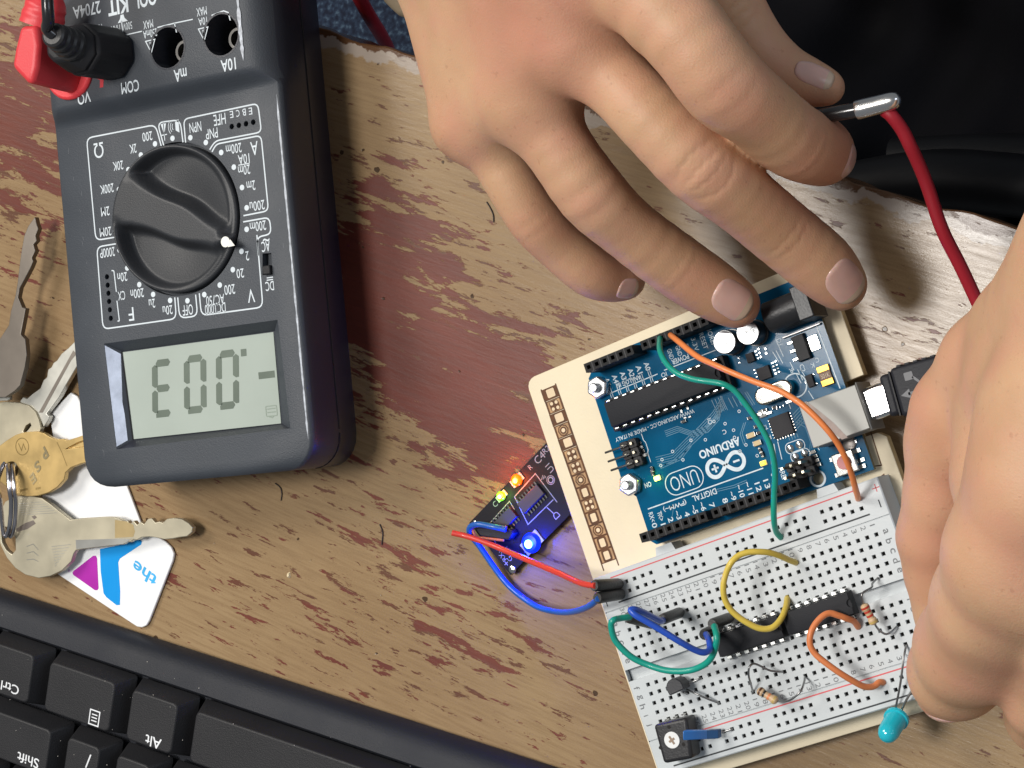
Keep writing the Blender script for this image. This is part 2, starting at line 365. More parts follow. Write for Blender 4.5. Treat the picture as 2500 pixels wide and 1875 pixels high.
def digit(cx,cy,w_,h_,t,on):
    g=.35
    S={'a':((-1,1),(1,1)),'g':((-1,0),(1,0)),'d':((-1,-1),(1,-1)),'f':((-1,0),(-1,1)),'b':((1,0),(1,1)),'e':((-1,-1),(-1,0)),'c':((1,-1),(1,0))}
    for s_ in on:
        (x0,y0),(x1,y1)=S[s_]; X0=x0*(w_-t)/2;X1=x1*(w_-t)/2;Y0_=y0*(h_-t)/2;Y1_=y1*(h_-t)/2
        d=np.array([X1-X0,Y1_-Y0_]);l=np.linalg.norm(d);d/=l;nn=np.array([-d[1],d[0]]);p0=np.array([X0,Y0_])+d*g;p1=np.array([X1,Y1_])-d*g
        if s_=='g': P=[p0+d*t*.1,p0+d*t*.45+nn*t/2,p1-d*t*.45+nn*t/2,p1-d*t*.1,p1-d*t*.45-nn*t/2,p0+d*t*.45-nn*t/2]
        else: P=[p0,p0+d*t*.35+nn*t/2,p1-d*t*.35+nn*t/2,p1,p1-d*t*.35-nn*t/2,p0+d*t*.35-nn*t/2]
        P=[p+(-d*t*.3 if (s_!='g' and i in(5,)) else 0) for i,p in enumerate(P)]
        sg.flat([(cx+p[0]+.10*p[1],cy+p[1]) for p in P],27.2,MF)
for (zx,zy),on in (((605,855),'agdfe'),((802,830),'abcdef'),((996,803),'abcdef')):
    x,y=ml(*z2(zx,zy),27.2); digit(x+ (0 if on!='agdfe' else .3),y,8.3,17.2,2.15,on)
x,y=ml(*z2(1092,640),27.2); sg.flat([(x-1,y-1.1),(x+1,y-1.1),(x+1.1,y+1),(x-.9,y+1)],27.2,MF)
x,y=ml(*z2(1230,775),27.2); sg.flat([(x-2.8,y-1),(x+2.9,y-1),(x+2.9,y+1),(x-2.8,y+1)],27.2,MF)
sg.build('display_digits',seg,meter)
ic=MB(); x,y=ml(*z2(1260,992),27.2); ic.line(rrect(x-1.9,x+1.9,y-1.4,y+1.5,.3,2),.3,27.2,MF,True); ic.line([(x-1.5,y+.7),(x+1.5,y+.7)],.3,27.2,MF); ic.line([(x-1.5,y-.3),(x+1.5,y-.3)],.3,27.2,MF); ic.flat([(x-1.2,y-1.6),(x+.8,y-1.6),(x,y-2.1)],27.2,MF)
ic.build('display_icon',mat('lcd_faint',(.24,.29,.24),.4),meter)
# knob as a height field
nr,na=46,120; R=21.7; R0=.4; px_,py_=ml(*z1(1325,1450),38); ga=math.atan2(py_,px_); cg,sgn=math.cos(ga),math.sin(ga)
def kz(x,y):
    r=math.hypot(x,y); t=x*cg+y*sgn; s=-x*sgn+y*cg   # t along grip toward pointer
    u=(t+R)/(2*R)                                   # 0 tail .. 1 pointer
    wdt=1.6+6.6*max(0,1-u*1.15)**2.0+2.2*math.exp(-((u-.60)/.22)**2)
    ss=lambda e0,e1,v:(lambda q:q*q*(3-2*q))(min(1,max(0,(v-e0)/(e1-e0))))
    ins=ss(wdt,wdt+3.2,abs(s))*ss(0,2.2,20.9-r) ; 
    tail=ss(0,1,1-u)                                # plateau high at the tail side
    H=5.6
    H=5.6-(3.6*(1-tail*.9))*ss(17.5,20.8,r)*(0 if abs(s)<wdt*.8 and r<20.8 else 1)
    floor=-1.0+3.4*(u**1.4)*ss(0,20,r)
    z=H*(1-ins)+floor*ins
    if r>21.3: z-=(r-21.3)*1.6
    return 29.6+z
V=[];Fk=[]
V.append((*MF.p(0,0),kz(0,0)))
for i in range(1,nr+1):
    r=R*(i/nr)
    for j in range(na): a=2*math.pi*j/na; x,y=r*math.cos(a),r*math.sin(a); V.append((*MF.p(x,y),kz(x,y)))
for j in range(na): V.append((*MF.p(R*math.cos(2*math.pi*j/na),R*math.sin(2*math.pi*j/na)),28.7))
for j in range(na): Fk.append([0,1+j,1+(j+1)%na])
for i in range(1,nr+1):
    for j in range(na): a=1+(i-1)*na; Fk.append([a+j,a+na+j,a+na+(j+1)%na,a+(j+1)%na])
kb=MB(); kb.add(V,Fk); knob=kb.build('rotary_knob',knobm,meter,smooth=80)
pd=MB(); zt=35.35; pd.cyl(0,0,zt,zt+.12,1.55,n=20,fr=Fr(*MF.p(px_-.3,py_+.1),0)); 
P=[(px_+1.0*cg+1.2*sgn,py_+1.0*sgn-1.2*cg),(px_+3.2*cg,py_+3.2*sgn),(px_+1.0*cg-1.2*sgn,py_+1.0*sgn+1.2*cg)]
pd.prism(P,zt,zt+.1,None,MF); pd.build('pointer_mark',mat('pointer_white',(.80,.80,.74),.5),knob if False else meter)
# jack sleeves
for x,y in jacks[:2]:
    s_=MB(); s_.cyl(x,y,19,21,5.8,n=32,fr=MF); s_.build('socket_floor',dark_hole,meter)
    s_=MB(); X,Yq=MF.p(x,y)
    prof=[(3.2,20.5),(3.2,28.2),(2.4,28.2),(2.4,21)]
    s_.revolve(x,y,prof,24,MF); s_.build('socket_contact',mat('socket_nickel',(.55,.53,.5),.3,1),meter)
    s_=MB(); s_.ringz(x,y,36.06,5.95,6.5,40,MF); s_.build('socket_rim',grey2,meter)
s_=MB(); s_.box(MF,sl[0][0]+.2,sl[1][0]-.2,(sl[2][1]+sl[1][1])/2-.3-2.6,(sl[2][1]+sl[1][1])/2-.3,28.6,32.2); s_.build('slide_switch',black,meter,bevel=.3)
# printing
T=MB(); zz=31.06
def mt(pk,x,y,s,h,w=None,z=zz,bold=.004,rot=180):
    X,Yy=ml(*pk(x,y),z); T.text(s,X,Yy,h,w,rot,z,MF,bold)
for x,y,s,h,w in ((182,562,'Ω',4.6,3.6),(552,545,'2K',2.7,2.6),(706,412,'200',2.7,3.7),(390,728,'20K',2.7,3.9),(270,977,'200K',2.7,5.2),(252,1222,'2M',2.7,3.2),(255,1442,'20M',2.7,4.4),
 (1225,312,'NPN',2.9,4.3),(1402,380,'PNP',2.9,4.3),(1487,228,'HFE',3.2,4.3),(1640,545,'200m',2.8,5.5),(1748,655,'10A',2.8,4.0),(1752,775,'20m',2.8,4.2),(1862,540,'A',3.9,2.6),(1826,945,'2m',2.8,3.0),(1893,1160,'200u',2.8,5.2),(1902,1382,'200m',2.8,5.6),(1985,1600,'AC',3.0,2.9)): mt(m2,x,y,s,h,w)
for i,ch in enumerate('EBCE'): mt(m2,1820-68*i,138+12*i,ch,2.0,1.2)
for x,y,s,h,w in ((275,250,'2000P',2.8,5.7),(436,515,'20n',2.7,3.7),(597,692,'200n',2.7,5.0),(757,800,'2u',2.7,2.3),(926,872,'20u',2.7,3.6),(532,915,'F',4.0,2.0),(428,715,'CX',2.7,2.7),(1143,870,'OFF',3.1,3.8),(1440,762,'AC750',2.9,6.5),(1440,855,'DC1000',2.9,7.4),(1596,650,'200',2.9,3.8),(1710,475,'20',2.7,2.6),(1786,287,'2',2.7,1.2),(1828,716,'V',3.9,2.5),(2028,612,'DC',2.7,2.9)): mt(m3,x,y,s,h,w)
mt(m2,1990,1530,'~',.9,2.3)
for dx in (0,1):
    X,Yy=ml(*m3(2030,520+25*dx),zz); T.line([(X-1.1,Yy),(X+1.1,Yy)],.3,zz,MF)
X,Yy=ml(*m2(1750,712),zz); T.line([(X-2,Yy),(X+2,Yy)],.28,zz,MF)
# dots round the knob
for pk,L_ in ((z1,[(930,863),(1035,830),(1142,826),(1235,855),(1327,915),(1403,1003),(1452,1125),(1480,1247),(1480,1376),(1449,1508),(1397,1618),(845,930),(770,1018),(713,1137),(692,1255),(690,1383),(716,1500),(763,1608)]),(z2,[(467,233),(550,292),(652,328),(756,330),(857,293),(950,236)])):
    for x,y in L_: X,Yy=ml(*pk(x,y),zz); T.disc(X,Yy,zz,.82,14,MF)
# frames
def fr_(pk,P,r=2.2,w_=.42): T.line(roundpath([ml(*pk(*p),zz) for p in P],r),w_,zz,MF)
fr_(m2,[(860,528),(795,285),(50,430),(150,1535),(405,1492)])
fr_(m2,[(885,515),(815,262),(1060,232),(1092,475)])
fr_(m2,[(1120,478),(1098,225),(1900,55),(1940,365),(1440,460),(1380,555)],1.8)
fr_(m2,[(1405,578),(1450,495),(1935,400),(2015,1215),(1745,1268)],1.8)
fr_(m2,[(1742,1335),(2025,1285),(2045,1465),(1890,1500),(1905,1700)],1.8)
T.line(roundpath([ml(*m3(*p),zz) for p in ((1890,60),(1955,840),(1290,930),(1268,690))],2.2),.42,zz,MF)
fr_(m3,[(415,148),(160,190),(228,1078),(1020,965),(1003,735)])
fr_(m3,[(1035,735),(1055,960),(1250,935),(1228,705)])
fr_(m3,[(320,445),(345,445),(372,675)],.6,.35); fr_(m3,[(378,770),(405,990),(385,990)],.6,.35)
# sounder and diode marks
X,Yy=ml(*m2(885,340),zz); T.flat([(X-1.0,Yy+1.8),(X+1.0,Yy+1.8),(X,Yy-1.4)],zz,MF); T.line([(X-1,Yy-1.5),(X+1,Yy-1.5)],.3,zz,MF); T.line([(X,Yy-3.2),(X,Yy+2.4)],.25,zz,MF)
X,Yy=ml(*m2(1030,300),zz); T.flat([(X-.7,Yy-1.2),(X-.7,Yy+1.2),(X+.6,Yy+2.0),(X+.6,Yy-2.0)],zz,MF)
for q_ in (1.0,1.7,2.4): T.ringz(X-.5,Yy,zz,q_+.3,q_+.5,10,MF,math.radians(140),math.radians(220))
zu=36.06
for pk,x,y,s,h,w,bd in ((m1,1182,900,'mA',3.6,4.6,.012),(m1,578,1042,'COM',3.5,6.6,.012),(m1,1757,778,'10A',3.5,5.2,.012),(z1,505,588,'VΩ',3.5,5.0,.012),(m1,433,78,'KIT',4.6,7.6,.03),(m1,760,-10,'OOL',4.6,8.2,.03),
  (m1,190,345,'MAX',2.3,3.3,0),(m1,405,352,'MAX',2.3,3.3,0),(m1,548,312,'500V',2.2,3.4,0),(m1,795,292,'MAX',2.4,3.6,0),(m1,818,402,'250mA',2.3,5.0,0),(m1,1437,137,'MAX',2.4,3.6,0),(m1,1450,255,'10A',2.2,3.0,0),(z1,520,60,'2704A',3.8,10.5,.012)):
    mt(pk,x,y,s,h,w,zu,bd)
def tri(x,y):
    X,Yy=ml(*m1(x,y),zu); P=[(X-1.7,Yy+1.5),(X+1.7,Yy+1.5),(X,Yy-2.2)]; T.line(P,.3,zu,MF,True); T.flat([(X-.3,Yy+1.0),(X+.3,Yy+1.0),(X+.1,Yy-.9),(X-.1,Yy-.9)],zu,MF)
tri(825,545); tri(1460,398)
for P in ([(390,450),(500,425),(720,375)],[(905,330),(1110,278),(1330,232)],[(1555,185),(1700,130),(1755,150),(1780,245)],[(1110,278),(1135,390)],[(475,250),(500,460)]):
    T.line([ml(*m1(*p),zu) for p in P],.34,zu,MF)
X,Yy=ml(*m1(487,228),zu); T.flat([(X-1.9,Yy-.9),(X+1.9,Yy-.9),(X+.8,Yy+.2),(X+.5,Yy+1.3),(X-.6,Yy+1.3),(X-.9,Yy+.2)],zu,MF)
T.build('printed_lettering',ink,meter)
T=MB(); P=[ml(*m1(x,y),zu) for x,y in ((190,900),(265,895),(255,1045),(215,1055),(215,960),(180,945))]; T.flat(P,zu,MF); T.build('warning_mark',mat('red_print',(.45,.03,.04),.6),meter)
T=MB(); 
T.prism(rrect(-34.5,35.0,-30.8,30.8,1.5,3),31.0,31.03,None,MF) if False else None
# pale uneven strips along the right edges of the casing
ew=MB()
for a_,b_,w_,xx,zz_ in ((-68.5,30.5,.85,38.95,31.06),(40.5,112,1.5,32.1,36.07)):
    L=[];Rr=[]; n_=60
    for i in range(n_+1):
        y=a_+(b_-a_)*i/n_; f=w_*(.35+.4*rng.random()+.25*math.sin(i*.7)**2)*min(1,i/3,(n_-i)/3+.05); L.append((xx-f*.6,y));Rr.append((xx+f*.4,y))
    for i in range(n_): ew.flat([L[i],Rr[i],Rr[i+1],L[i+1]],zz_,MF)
ew.build('pale_edge',mat('pale_plastic',(.42,.45,.50),.45,var=.35,vs=700),meter)
# scratches
sc_=MB()
for i in range(26):
    x=rng.uniform(-36,36);y=rng.uniform(-74,32)
    if (-34<x<36 and -67<y<32): x=rng.choice([-38,-36,37.0])+rng.uniform(-1,1)
    a_=rng.uniform(0,math.pi); l_=rng.uniform(.6,2.4); sc_.line([(x,y),(x+l_*math.cos(a_)*.3,y+l_*math.sin(a_))],.09,31.05,MF)
sc_.build('scratches',mat('scratch_grey',(.16,.17,.19),.5),meter)
# black test plug with cable
bp_=thing('test_plug','black test lead plugged into the COM socket with its ribbed sleeve and cable','test lead',(*MF.p(-13.6,50.5),36),'test leads plugged into the meter')
q=MB(); P=[at(*m1(x,y),37) for x,y in ((330,420),(600,490),(690,740),(590,900),(430,930),(330,900))]
c0=np.array([*MF.p(-13.6,50.5),0]); oc=[(c0[0]+8.0*math.cos(math.radians(22.5+45*i+6)),c0[1]+8.0*math.sin(math.radians(22.5+45*i+6))) for i in range(8)]
up=[(x-2.0,y-.0) for x,y in oc]; q.prism(oc,36.1,50,up); q.prism([(c0[0]-2+(x-c0[0])*.98,c0[1]+(y-c0[1])*.98) for x,y in oc],50,56,[(c0[0]-5+(x-c0[0])*.55,c0[1]+(y-c0[1])*.55) for x,y in oc])
q.build('plug_body',black,bp_,bevel=1.2,seg=3)
q=MB(); a0=np.array([c0[0]-2,c0[1],50.]); a1=at(128,84,64); pts=[];rr=[]
for i in range(31):
    t=i/30; pts.append(a0+(a1-a0)*t); rr.append(5.3-2.2*t+(.35 if (i//3)%2 else -.25))
q.tube(pts,rr,20,1); q.build('strain_relief',mat('rubber_black',(.022,.022,.023),.38,bump=.2),bp_)
q=MB(); q.tube([a1-(a1-a0)*.06,a1+np.array([-1,1.5,1.0]),at(118,50,67),at(116,10,68),at(113,-60,68),at(113,-140,60)],1.75,14,6); q.build('cable',mat('cable_black',(.016,.016,.018),.25,coat=.3),bp_)
# red test plug
rp=thing('test_plug','red angled test lead plug in the V ohm socket at the top left corner','test lead',(*MF.p(-33,50.5),36),'test leads plugged into the meter')
redp=mat('red_plastic',(.66,.045,.055),.42,bump=.2,bs=2000,var=.05)
q=MB(); top=[at(x,y,55)[:2] for x,y in ((27,163),(34,120),(48,62),(86,60),(93,110),(88,163),(76,207),(62,200))]
bot=[at(x,y,55)[:2] for x,y in ((30,168),(38,120),(52,70),(96,66),(99,120),(97,172),(84,208),(66,206))]
ctr=np.mean(bot,0); bot=[tuple(ctr+(np.array(p)-ctr)*1.06) for p in bot]
q.prism(bot,36.3,55,top); q.build('plug_body',redp,rp,bevel=1.6,seg=4)
q=MB(); q.cyl(*MF.p(-31,49),30,37.4,9.2,9.0,n=28); q.build('plug_collar',redp,rp,bevel=.8)
q=MB(); pp=[at(x,y,48) for x,y in ((100,64),(103,52),(106,40),(109,28),(112,16),(115,4),(120,-30),(124,-90))]; q.tube(pp,[6.5,6.3,6.4,6.0,6.1,5.4,3.2,2.4],18,5); q.build('strain_relief',redp,rp)
# red cable hanging behind the table edge
q=MB(); q.tube([at(780,-160,30),at(850,-60,10),at(880,0,-8),at(905,45,-22),at(930,85,-40),at(950,125,-62),at(965,170,-90)],2.2,14,6)
q.build('cable',mat('red_cable',(.36,.012,.022),.38,var=.05),rp)
# ================================================================ wooden carrier plate
BF=Fr(-149.857+SX,-47.930,math.degrees(.3650843))      # breadboard frame: x along the rows, y = up (row letters run to -y)
AF=Fr(-170.33+SX,17.53,math.degrees(.3508438)+180,.98906) # controller board frame
ply=mat('birch_plywood',(.76,.66,.47),.5,var=.05,vs=90,bump=.15,bs=1500)
plye=mat('ply_edge',(.55,.40,.20),.6,var=.2,vs=400)
burn=mat('burnt_wood',(.11,.045,.018),.7,var=.4,vs=500); burn2=mat('scorched_wood',(.42,.25,.12),.6,var=.3,vs=400)
car=thing('carrier_board','pale plywood carrier plate with a burnt ornamental strip, under the two boards','board',(*BF.p(-38,14),4.3))
def notch():
    P=[]
    P+= [(-84.1+3*(1-math.cos(t)),72.4-3*(1-math.sin(t))) for t in np.linspace(0,math.pi/2,5)]
    P+= [(-29.7,72.4),(-29.0,72.4)]
    P+= [(8.2-2.5*(1-math.cos(t)),72.4-2.5*(1-math.sin(t))) for t in np.linspace(math.pi/2,0,5)]
    P+=[(8.2,39.5),(2.2,39.5)]+[(2.2,24.5),(8.2-2,24.5),(8.2,22.8)]
    P+=[(8.2,-45.6),(-84.1,-45.6)]
    return P
q=MB(); P=notch(); q.prism(P,4.3,7.5,None,BF); o=q.build('plate',[ply,plye],car)
for p in o.data.polygons:
    if abs(p.normal.z)<.3: p.material_index=1
o.modifiers.new('b','BEVEL').width=.00015
for x,y in ((-78,68),(4,68),(-78,-40),(4,-40)): q=MB(); q.cyl(x,y,0,4.3,4,3.6,n=18,fr=BF); q.build('foot',mat('rubber_foot',(.05,.05,.05),.6),car,bevel=.4)
# ornamental strip: cells from the photo, x ~ -79 .. -74
cell0=np.array(BF.inv(*at(1344,960,7.5)[:2])); cell1=np.array(BF.inv(*at(1485,1365,7.5)[:2]))
kinds='RCRORCCOSCSOSS'; nC=len(kinds); st=(cell1-cell0)/(nC-.7)
S1=MB(); S2=MB(); S3=MB(); zb=7.53
hw=2.15
for i,kd in enumerate(kinds):
    c=cell0+st*i; h2=abs(st[1])/2*.93; sq=[(c[0]-hw,c[1]-h2),(c[0]+hw,c[1]-h2),(c[0]+hw,c[1]+h2),(c[0]-hw,c[1]+h2)]
    if kd=='R':
        S1.flat([(x+(-.5 if x<c[0] else .35),y) for x,y in sq],zb,BF); S3.flat(rrect(c[0]-1.15,c[0]+1.35,c[1]-h2+.55,c[1]+h2-.45,.3,2),zb+.03,BF); continue
    S2.flat(sq,zb,BF); S1.line(sq,.28,zb+.02,BF,True)
    if kd=='C':
        S1.flat(rrect(c[0]-1.5,c[0]+1.5,c[1]-1.5,c[1]+1.5,.9,3),zb+.02,BF)
        for dx in (-.75,.75):
            for dy in (-.78,.78): S3.disc(c[0]+dx,c[1]+dy,zb+.04,.5,10,BF)
    if kd=='O':
        S1.ringz(c[0],c[1],zb+.03,1.35,1.7,8,BF); S1.ringz(c[0],c[1],zb+.03,.62,1.02,14,BF)
        S3.disc(c[0],c[1],zb+.03,.6,12,BF)
    if kd=='S':
        S1.flat(rrect(c[0]-1.45,c[0]+1.45,c[1]-1.75,c[1]+1.75,.7,3),zb+.03,BF); S3.flat(rrect(c[0]-.85,c[0]+.85,c[1]-1.15,c[1]+1.15,.3,2),zb+.05,BF)
for sx in (-hw-.25,hw+.25): S1.line([(cell0[0]+sx,cell0[1]+2),(cell1[0]+sx,cell1[1]-2.6)],.35,zb+.03,BF)
# laser lines around the boards
for P in ([at(x,y,7.5)[:2] for x,y in ((2092,1210),(2158,1158),(2208,1290))],[at(x,y,7.5)[:2] for x,y in ((2118,1140),(2152,1136),(2122,1042))],[at(x,y,7.5)[:2] for x,y in ((2076,1045),(2094,1052))]): S1.line(P,.3,zb,WF)
S1.build('burnt_ornament',burn,car); S2.build('scorched_strip',burn2,car); S3.build('bare_wood_spots',mat('bare_wood',(.74,.58,.38),.6),car)

# ================================================================ controller board
zp=11.6
ab=thing('controller_board','blue microcontroller circuit board with glowing green power light, screwed to the plywood','circuit board',(*AF.p(34,26),10))
pcb=mat('pcb_blue',(.001,.085,.185),.12,var=.12,vs=120,coat=.0,spec=.2); pcbe=mat('pcb_edge',(.12,.10,.05),.6)
P=[(0,0),(66.0,0),(66.0,1.6),(68.6,4.2),(68.6,36.6),(66.0,39.2),(66.0,50.8+1.2),(64.7,53.3),(0,53.3)]
q=MB(); q.prism(P,10.0,zp,None,AF); o=q.build('circuit_panel',[pcb,pcbe],ab)
for p in o.data.polygons:
    if abs(p.normal.z)<.3: p.material_index=1
cc=MB(); cc.cyl(15.2,50.8,9,13,1.65,n=20,fr=AF); cut(o,[cc])
q=MB(); q.ringz(15.2,50.8,zp+.02,1.7,2.25,22,AF); q.build('mounting_ring',silk,ab)
def header(x0,n_,yc,name='pin_header',ztop=20.1):
    q=MB(); x1=x0+2.54*n_; y0,y1=yc-1.25,yc+1.25
    q.prism([(x0+.03,y0),(x1-.03,y0),(x1-.03,y1),(x0+.03,y1)],zp+.1,ztop,None,AF); o=q.build(name,mat('header_black',(.009,.009,.010),.55,spec=.25,bump=.15,bs=2200),ab)
    cu=[]
    for i in range(n_):
        cx=x0+2.54*(i+.5); c=MB(); c.prism([(cx-.52,yc-.52),(cx+.52,yc-.52),(cx+.52,yc+.52),(cx-.52,yc+.52)],ztop-.5,ztop+1,[(cx-.8,yc-.8),(cx+.8,yc-.8),(cx+.8,yc+.8),(cx-.8,yc+.8)],AF) if False else c.box(AF,cx-.55,cx+.55,yc-.55,yc+.55,ztop-5,ztop+1)
        cu.append(c)
    m=MB()
    for c in cu: m.add(c.v,c.f)
    cut(o,[m])
    g=MB()      # grey moulded ribs between the sockets
    for i in range(1,n_): cx=x0+2.54*i; g.box(AF,cx-.16,cx+.16,y0+.1,y1+.12,ztop-3.5,ztop+.07)
    r=g.build('rib',mat('header_rib',(.045,.045,.048),.5,spec=.3),o); r.parent=o
    return o
header(49.53,6,2.54); header(26.67,8,2.54); header(44.45,8,50.8); header(17.54,10,50.8)
# main chip in its socket
def chip(parent,fr,x0,x1,y0,y1,z0,z1,npin,pitch=2.54,pinmat=tin,pw=.75,nx=None,body='chip_black',px0=None):
    c=MB(); c.prism([(x0,y0),(x1,y0),(x1,y1),(x0,y1)],z0,z1,[(x0+.25,y0+.3),(x1-.25,y0+.3),(x1-.25,y1-.3),(x0+.25,y1-.3)],fr)
    o=c.build('chip_body',mat(body,(.020,.021,.025),.6,spec=.22,bump=.2,bs=2600,var=.06),parent,bevel=.15)
    return o
q=MB(); q.box(AF,27.9,64.6,12.0,21.0,zp,15.2); q.build('chip_socket',black,ab,bevel=.2)
o=chip(ab,AF,28.9,63.6,12.9,20.1,15.4,18.6,14)
c=MB(); c.cyl(28.9,16.5,17.9,19.2,1.3,n=18,fr=AF); cut(o,[c]); 
for i in range(14):
    cx=29.75+2.54*i
    for y,sg in ((12.62,-1),(20.38,1)): pn=MB(); pn.box(AF,cx-.62,cx+.62,y-.22,y+.22,13.0,16.6); pn.build('chip_pin',mat('bright_tin',(.82,.82,.80),.25,1),o,bevel=.08)
# USB socket shell, DC jack
usbm=mat('usb_shell',(.25,.25,.235),.45,.4,var=.10,vs=60)
q=MB(); q.box(AF,-6.2,9.9,32.1,43.9,zp,22.5,.1,.1); q.box(AF,-6.6,-6.2,31.7,44.3,zp+.3,22.7); o=q.build('usb_socket',usbm,ab,bevel=.35)
q=MB(); q.prism([(x-.0,y) for x,y in ((9.0,31.9),(7.4,31.9),(5.4,34.8),(2.6,39.2),(0.2,44.1),(1.8,44.1),(5.6,38.8))],22.53,22.56,None,AF); q.build('shell_scuff',mat('scuffed_shell',(.24,.19,.17),.5,.3,var=.3,vs=400),o)
dj=mat('jack_black',(.024,.025,.028),.38,bump=.2,bs=1800)
q=MB(); q.box(AF,-2.0,2.2,3.2,12.2,zp,22.6); q.build('power_jack_face',dj,ab,bevel=.3)
q=MB(); q.box(AF,2.2,11.8,3.6,11.9,zp,17.0); q.build('power_jack_base',dj,ab,bevel=.3)
q=MB(); R_=[]
for x in (2.2,11.6): R_.append([(*AF.p(x,7.75+4.1*math.cos(2*math.pi*i/32)),17.6+4.1*math.sin(2*math.pi*i/32)) for i in range(32)])
q.loft(R_); q.build('power_jack_barrel',dj,ab)
q=MB(); q.box(AF,.5,11.6,13.0,13.5,zp,12.6); q.build('power_jack_lip',mat('dim_metal',(.30,.30,.30),.35,1),ab,bevel=.15)
# capacitors
for i,(x,y) in enumerate(((25.0,9.4),(18.1,9.4))):
    q=MB(); q.mat(0).cyl(x,y,zp,zp+.9,3.5,n=26,fr=AF); q.revolve(x,y,[(3.15,zp+.9),(3.2,17.4),(3.05,17.9),(2.9,18.0)],30,AF); o=q.build('capacitor',mat('can_side',(.10,.10,.10),.30,.6,var=.1),ab,bevel=.1)
    q=MB(); q.cyl(x,y,18.0,18.06,2.95,n=30,fr=AF); q.build('capacitor_top',mat('can_top',(.80,.82,.84),.35,.5,var=.03),o)
    q=MB(); a=MB(); pts=[(x+2.95*math.cos(t),y+2.95*math.sin(t)) for t in np.linspace(math.radians(205),math.radians(285),12)]; q.flat(pts,18.09,AF)
    q.text('47',x+.2,y+.1,1.3,1.6,100,18.09,AF); q.text('25V',x+1.5,y-.1,1.1,2.3,100,18.09,AF); q.text('UM',x-1.5,y,1.1,1.6,100,18.09,AF)
    q.build('capacitor_print',mat('can_print',(.10,.10,.11),.5),o)
# crystal
q=MB(); P=[]
for cx,a0 in ((21.0,-90),(14.9,90)): P+=[(cx+(2.35*math.cos(math.radians(a0+t)) ),26.2+2.35*math.sin(math.radians(a0+t))) for t in np.linspace(0,180,13)]
P=[(36-p[0]-.0,p[1]) if False else p for p in P]
P=[(21.0+2.35*math.cos(t),26.0+2.35*math.sin(t)) for t in np.linspace(-math.pi/2,math.pi/2,13)]+[(14.9+2.35*math.cos(t),26.0+2.35*math.sin(t)) for t in np.linspace(math.pi/2,1.5*math.pi,13)]
q.prism(P,zp+.3,15.0,None,AF); q.build('crystal_can',mat('crystal_metal',(.52,.49,.43),.12,1,var=.1),ab,bevel=.5,seg=3)
# regulator, fuse, small chips
q=MB(); q.box(AF,5.6,9.3,13.9,20.9,zp,13.3,.15,.15); q.build('regulator',black,ab,bevel=.15)
q=MB(); q.box(AF,2.5,5.5,15.3,19.4,zp,12.0); 
for y in (15.1,17.4,19.7): q.box(AF,9.3,11.0,y-.45,y+.45,zp,12.2)
q.build('solder_tab',mat('solder',(.66,.67,.66),.15,1,var=.15,vs=500),ab,bevel=.2)
q=MB(); q.box(AF,2.2,5.6,23.7,25.3,zp,12.5); q.box(AF,2.2,5.6,27.4,29.0,zp,12.5); q.build('fuse_end',mat('gold_end',(.72,.38,.07),.35,.8,var=.1),ab,bevel=.1)
q=MB(); q.box(AF,2.3,5.5,25.3,27.4,zp,12.4); o=q.build('fuse',mat('fuse_brown',(.13,.06,.02),.45),ab)
q=MB(); q.text('501K',3.9,26.4,1.2,2.4,180,12.43,AF); q.build('fuse_print',mat('pale_print',(.6,.5,.4),.6),o)
for x0,x1,y0,y1,zt in ((7.2,9.2,24.6,28.0,12.7),(17.6,21.3,18.4,21.9,12.6),(20.6,22.9,13.7,16.3,12.6),(16.7,22.6,31.7,37.6,12.5),(24.2,25.2,10.9,12.4,12.2)):
    q=MB(); q.box(AF,x0,x1,y0,y1,zp,zt,.1,.1); q.build('small_chip',mat('chip_grey',(.024,.023,.027),.55,spec=.3,bump=.15,bs=2500),ab,bevel=.08)
sol=MATS['solder']
def pads(L_,h=.35): 
    for x,y,a,b in L_: q=MB(); q.box(AF,x-a/2,x+a/2,y-b/2,y+b/2,zp,zp+h,.05,.05); q.build('solder_pad',sol,ab,bevel=.06)
pads([(16.6,18.4+.95*i,.9,.55) for i in range(4)]+[(15.6,18.3+.95*i,.7,.5) for i in range(4)]+[(21.9,18.4+.95*i,.7,.4) for i in range(4)])
pads([(19.9,13.9+1*i,.7,.6) for i in range(3)]+[(19.0,13.6+1.1*i,.7,.7) for i in range(3)]+[(17.1,14.2,.7,.7),(17.3,15.4,.7,.7),(25.0,14.0,.6,.5),(25.2,15.2,.6,.5)])
pads([(6.9,25.0,.5,.5),(6.9,27.5,.5,.5),(9.7,26.3,.5,.5)])
q=MB()      # rows of fine leads round the square chip
for i in range(7):
    q.box(AF,16.3,16.7,32.2+.78*i,32.5+.78*i,zp,zp+.25); q.box(AF,22.6,23.0,32.2+.78*i,32.5+.78*i,zp,zp+.25); q.box(AF,17.2+.78*i,17.5+.78*i,37.6,38.0,zp,zp+.25)
q.build('fine_leads',tin,ab)
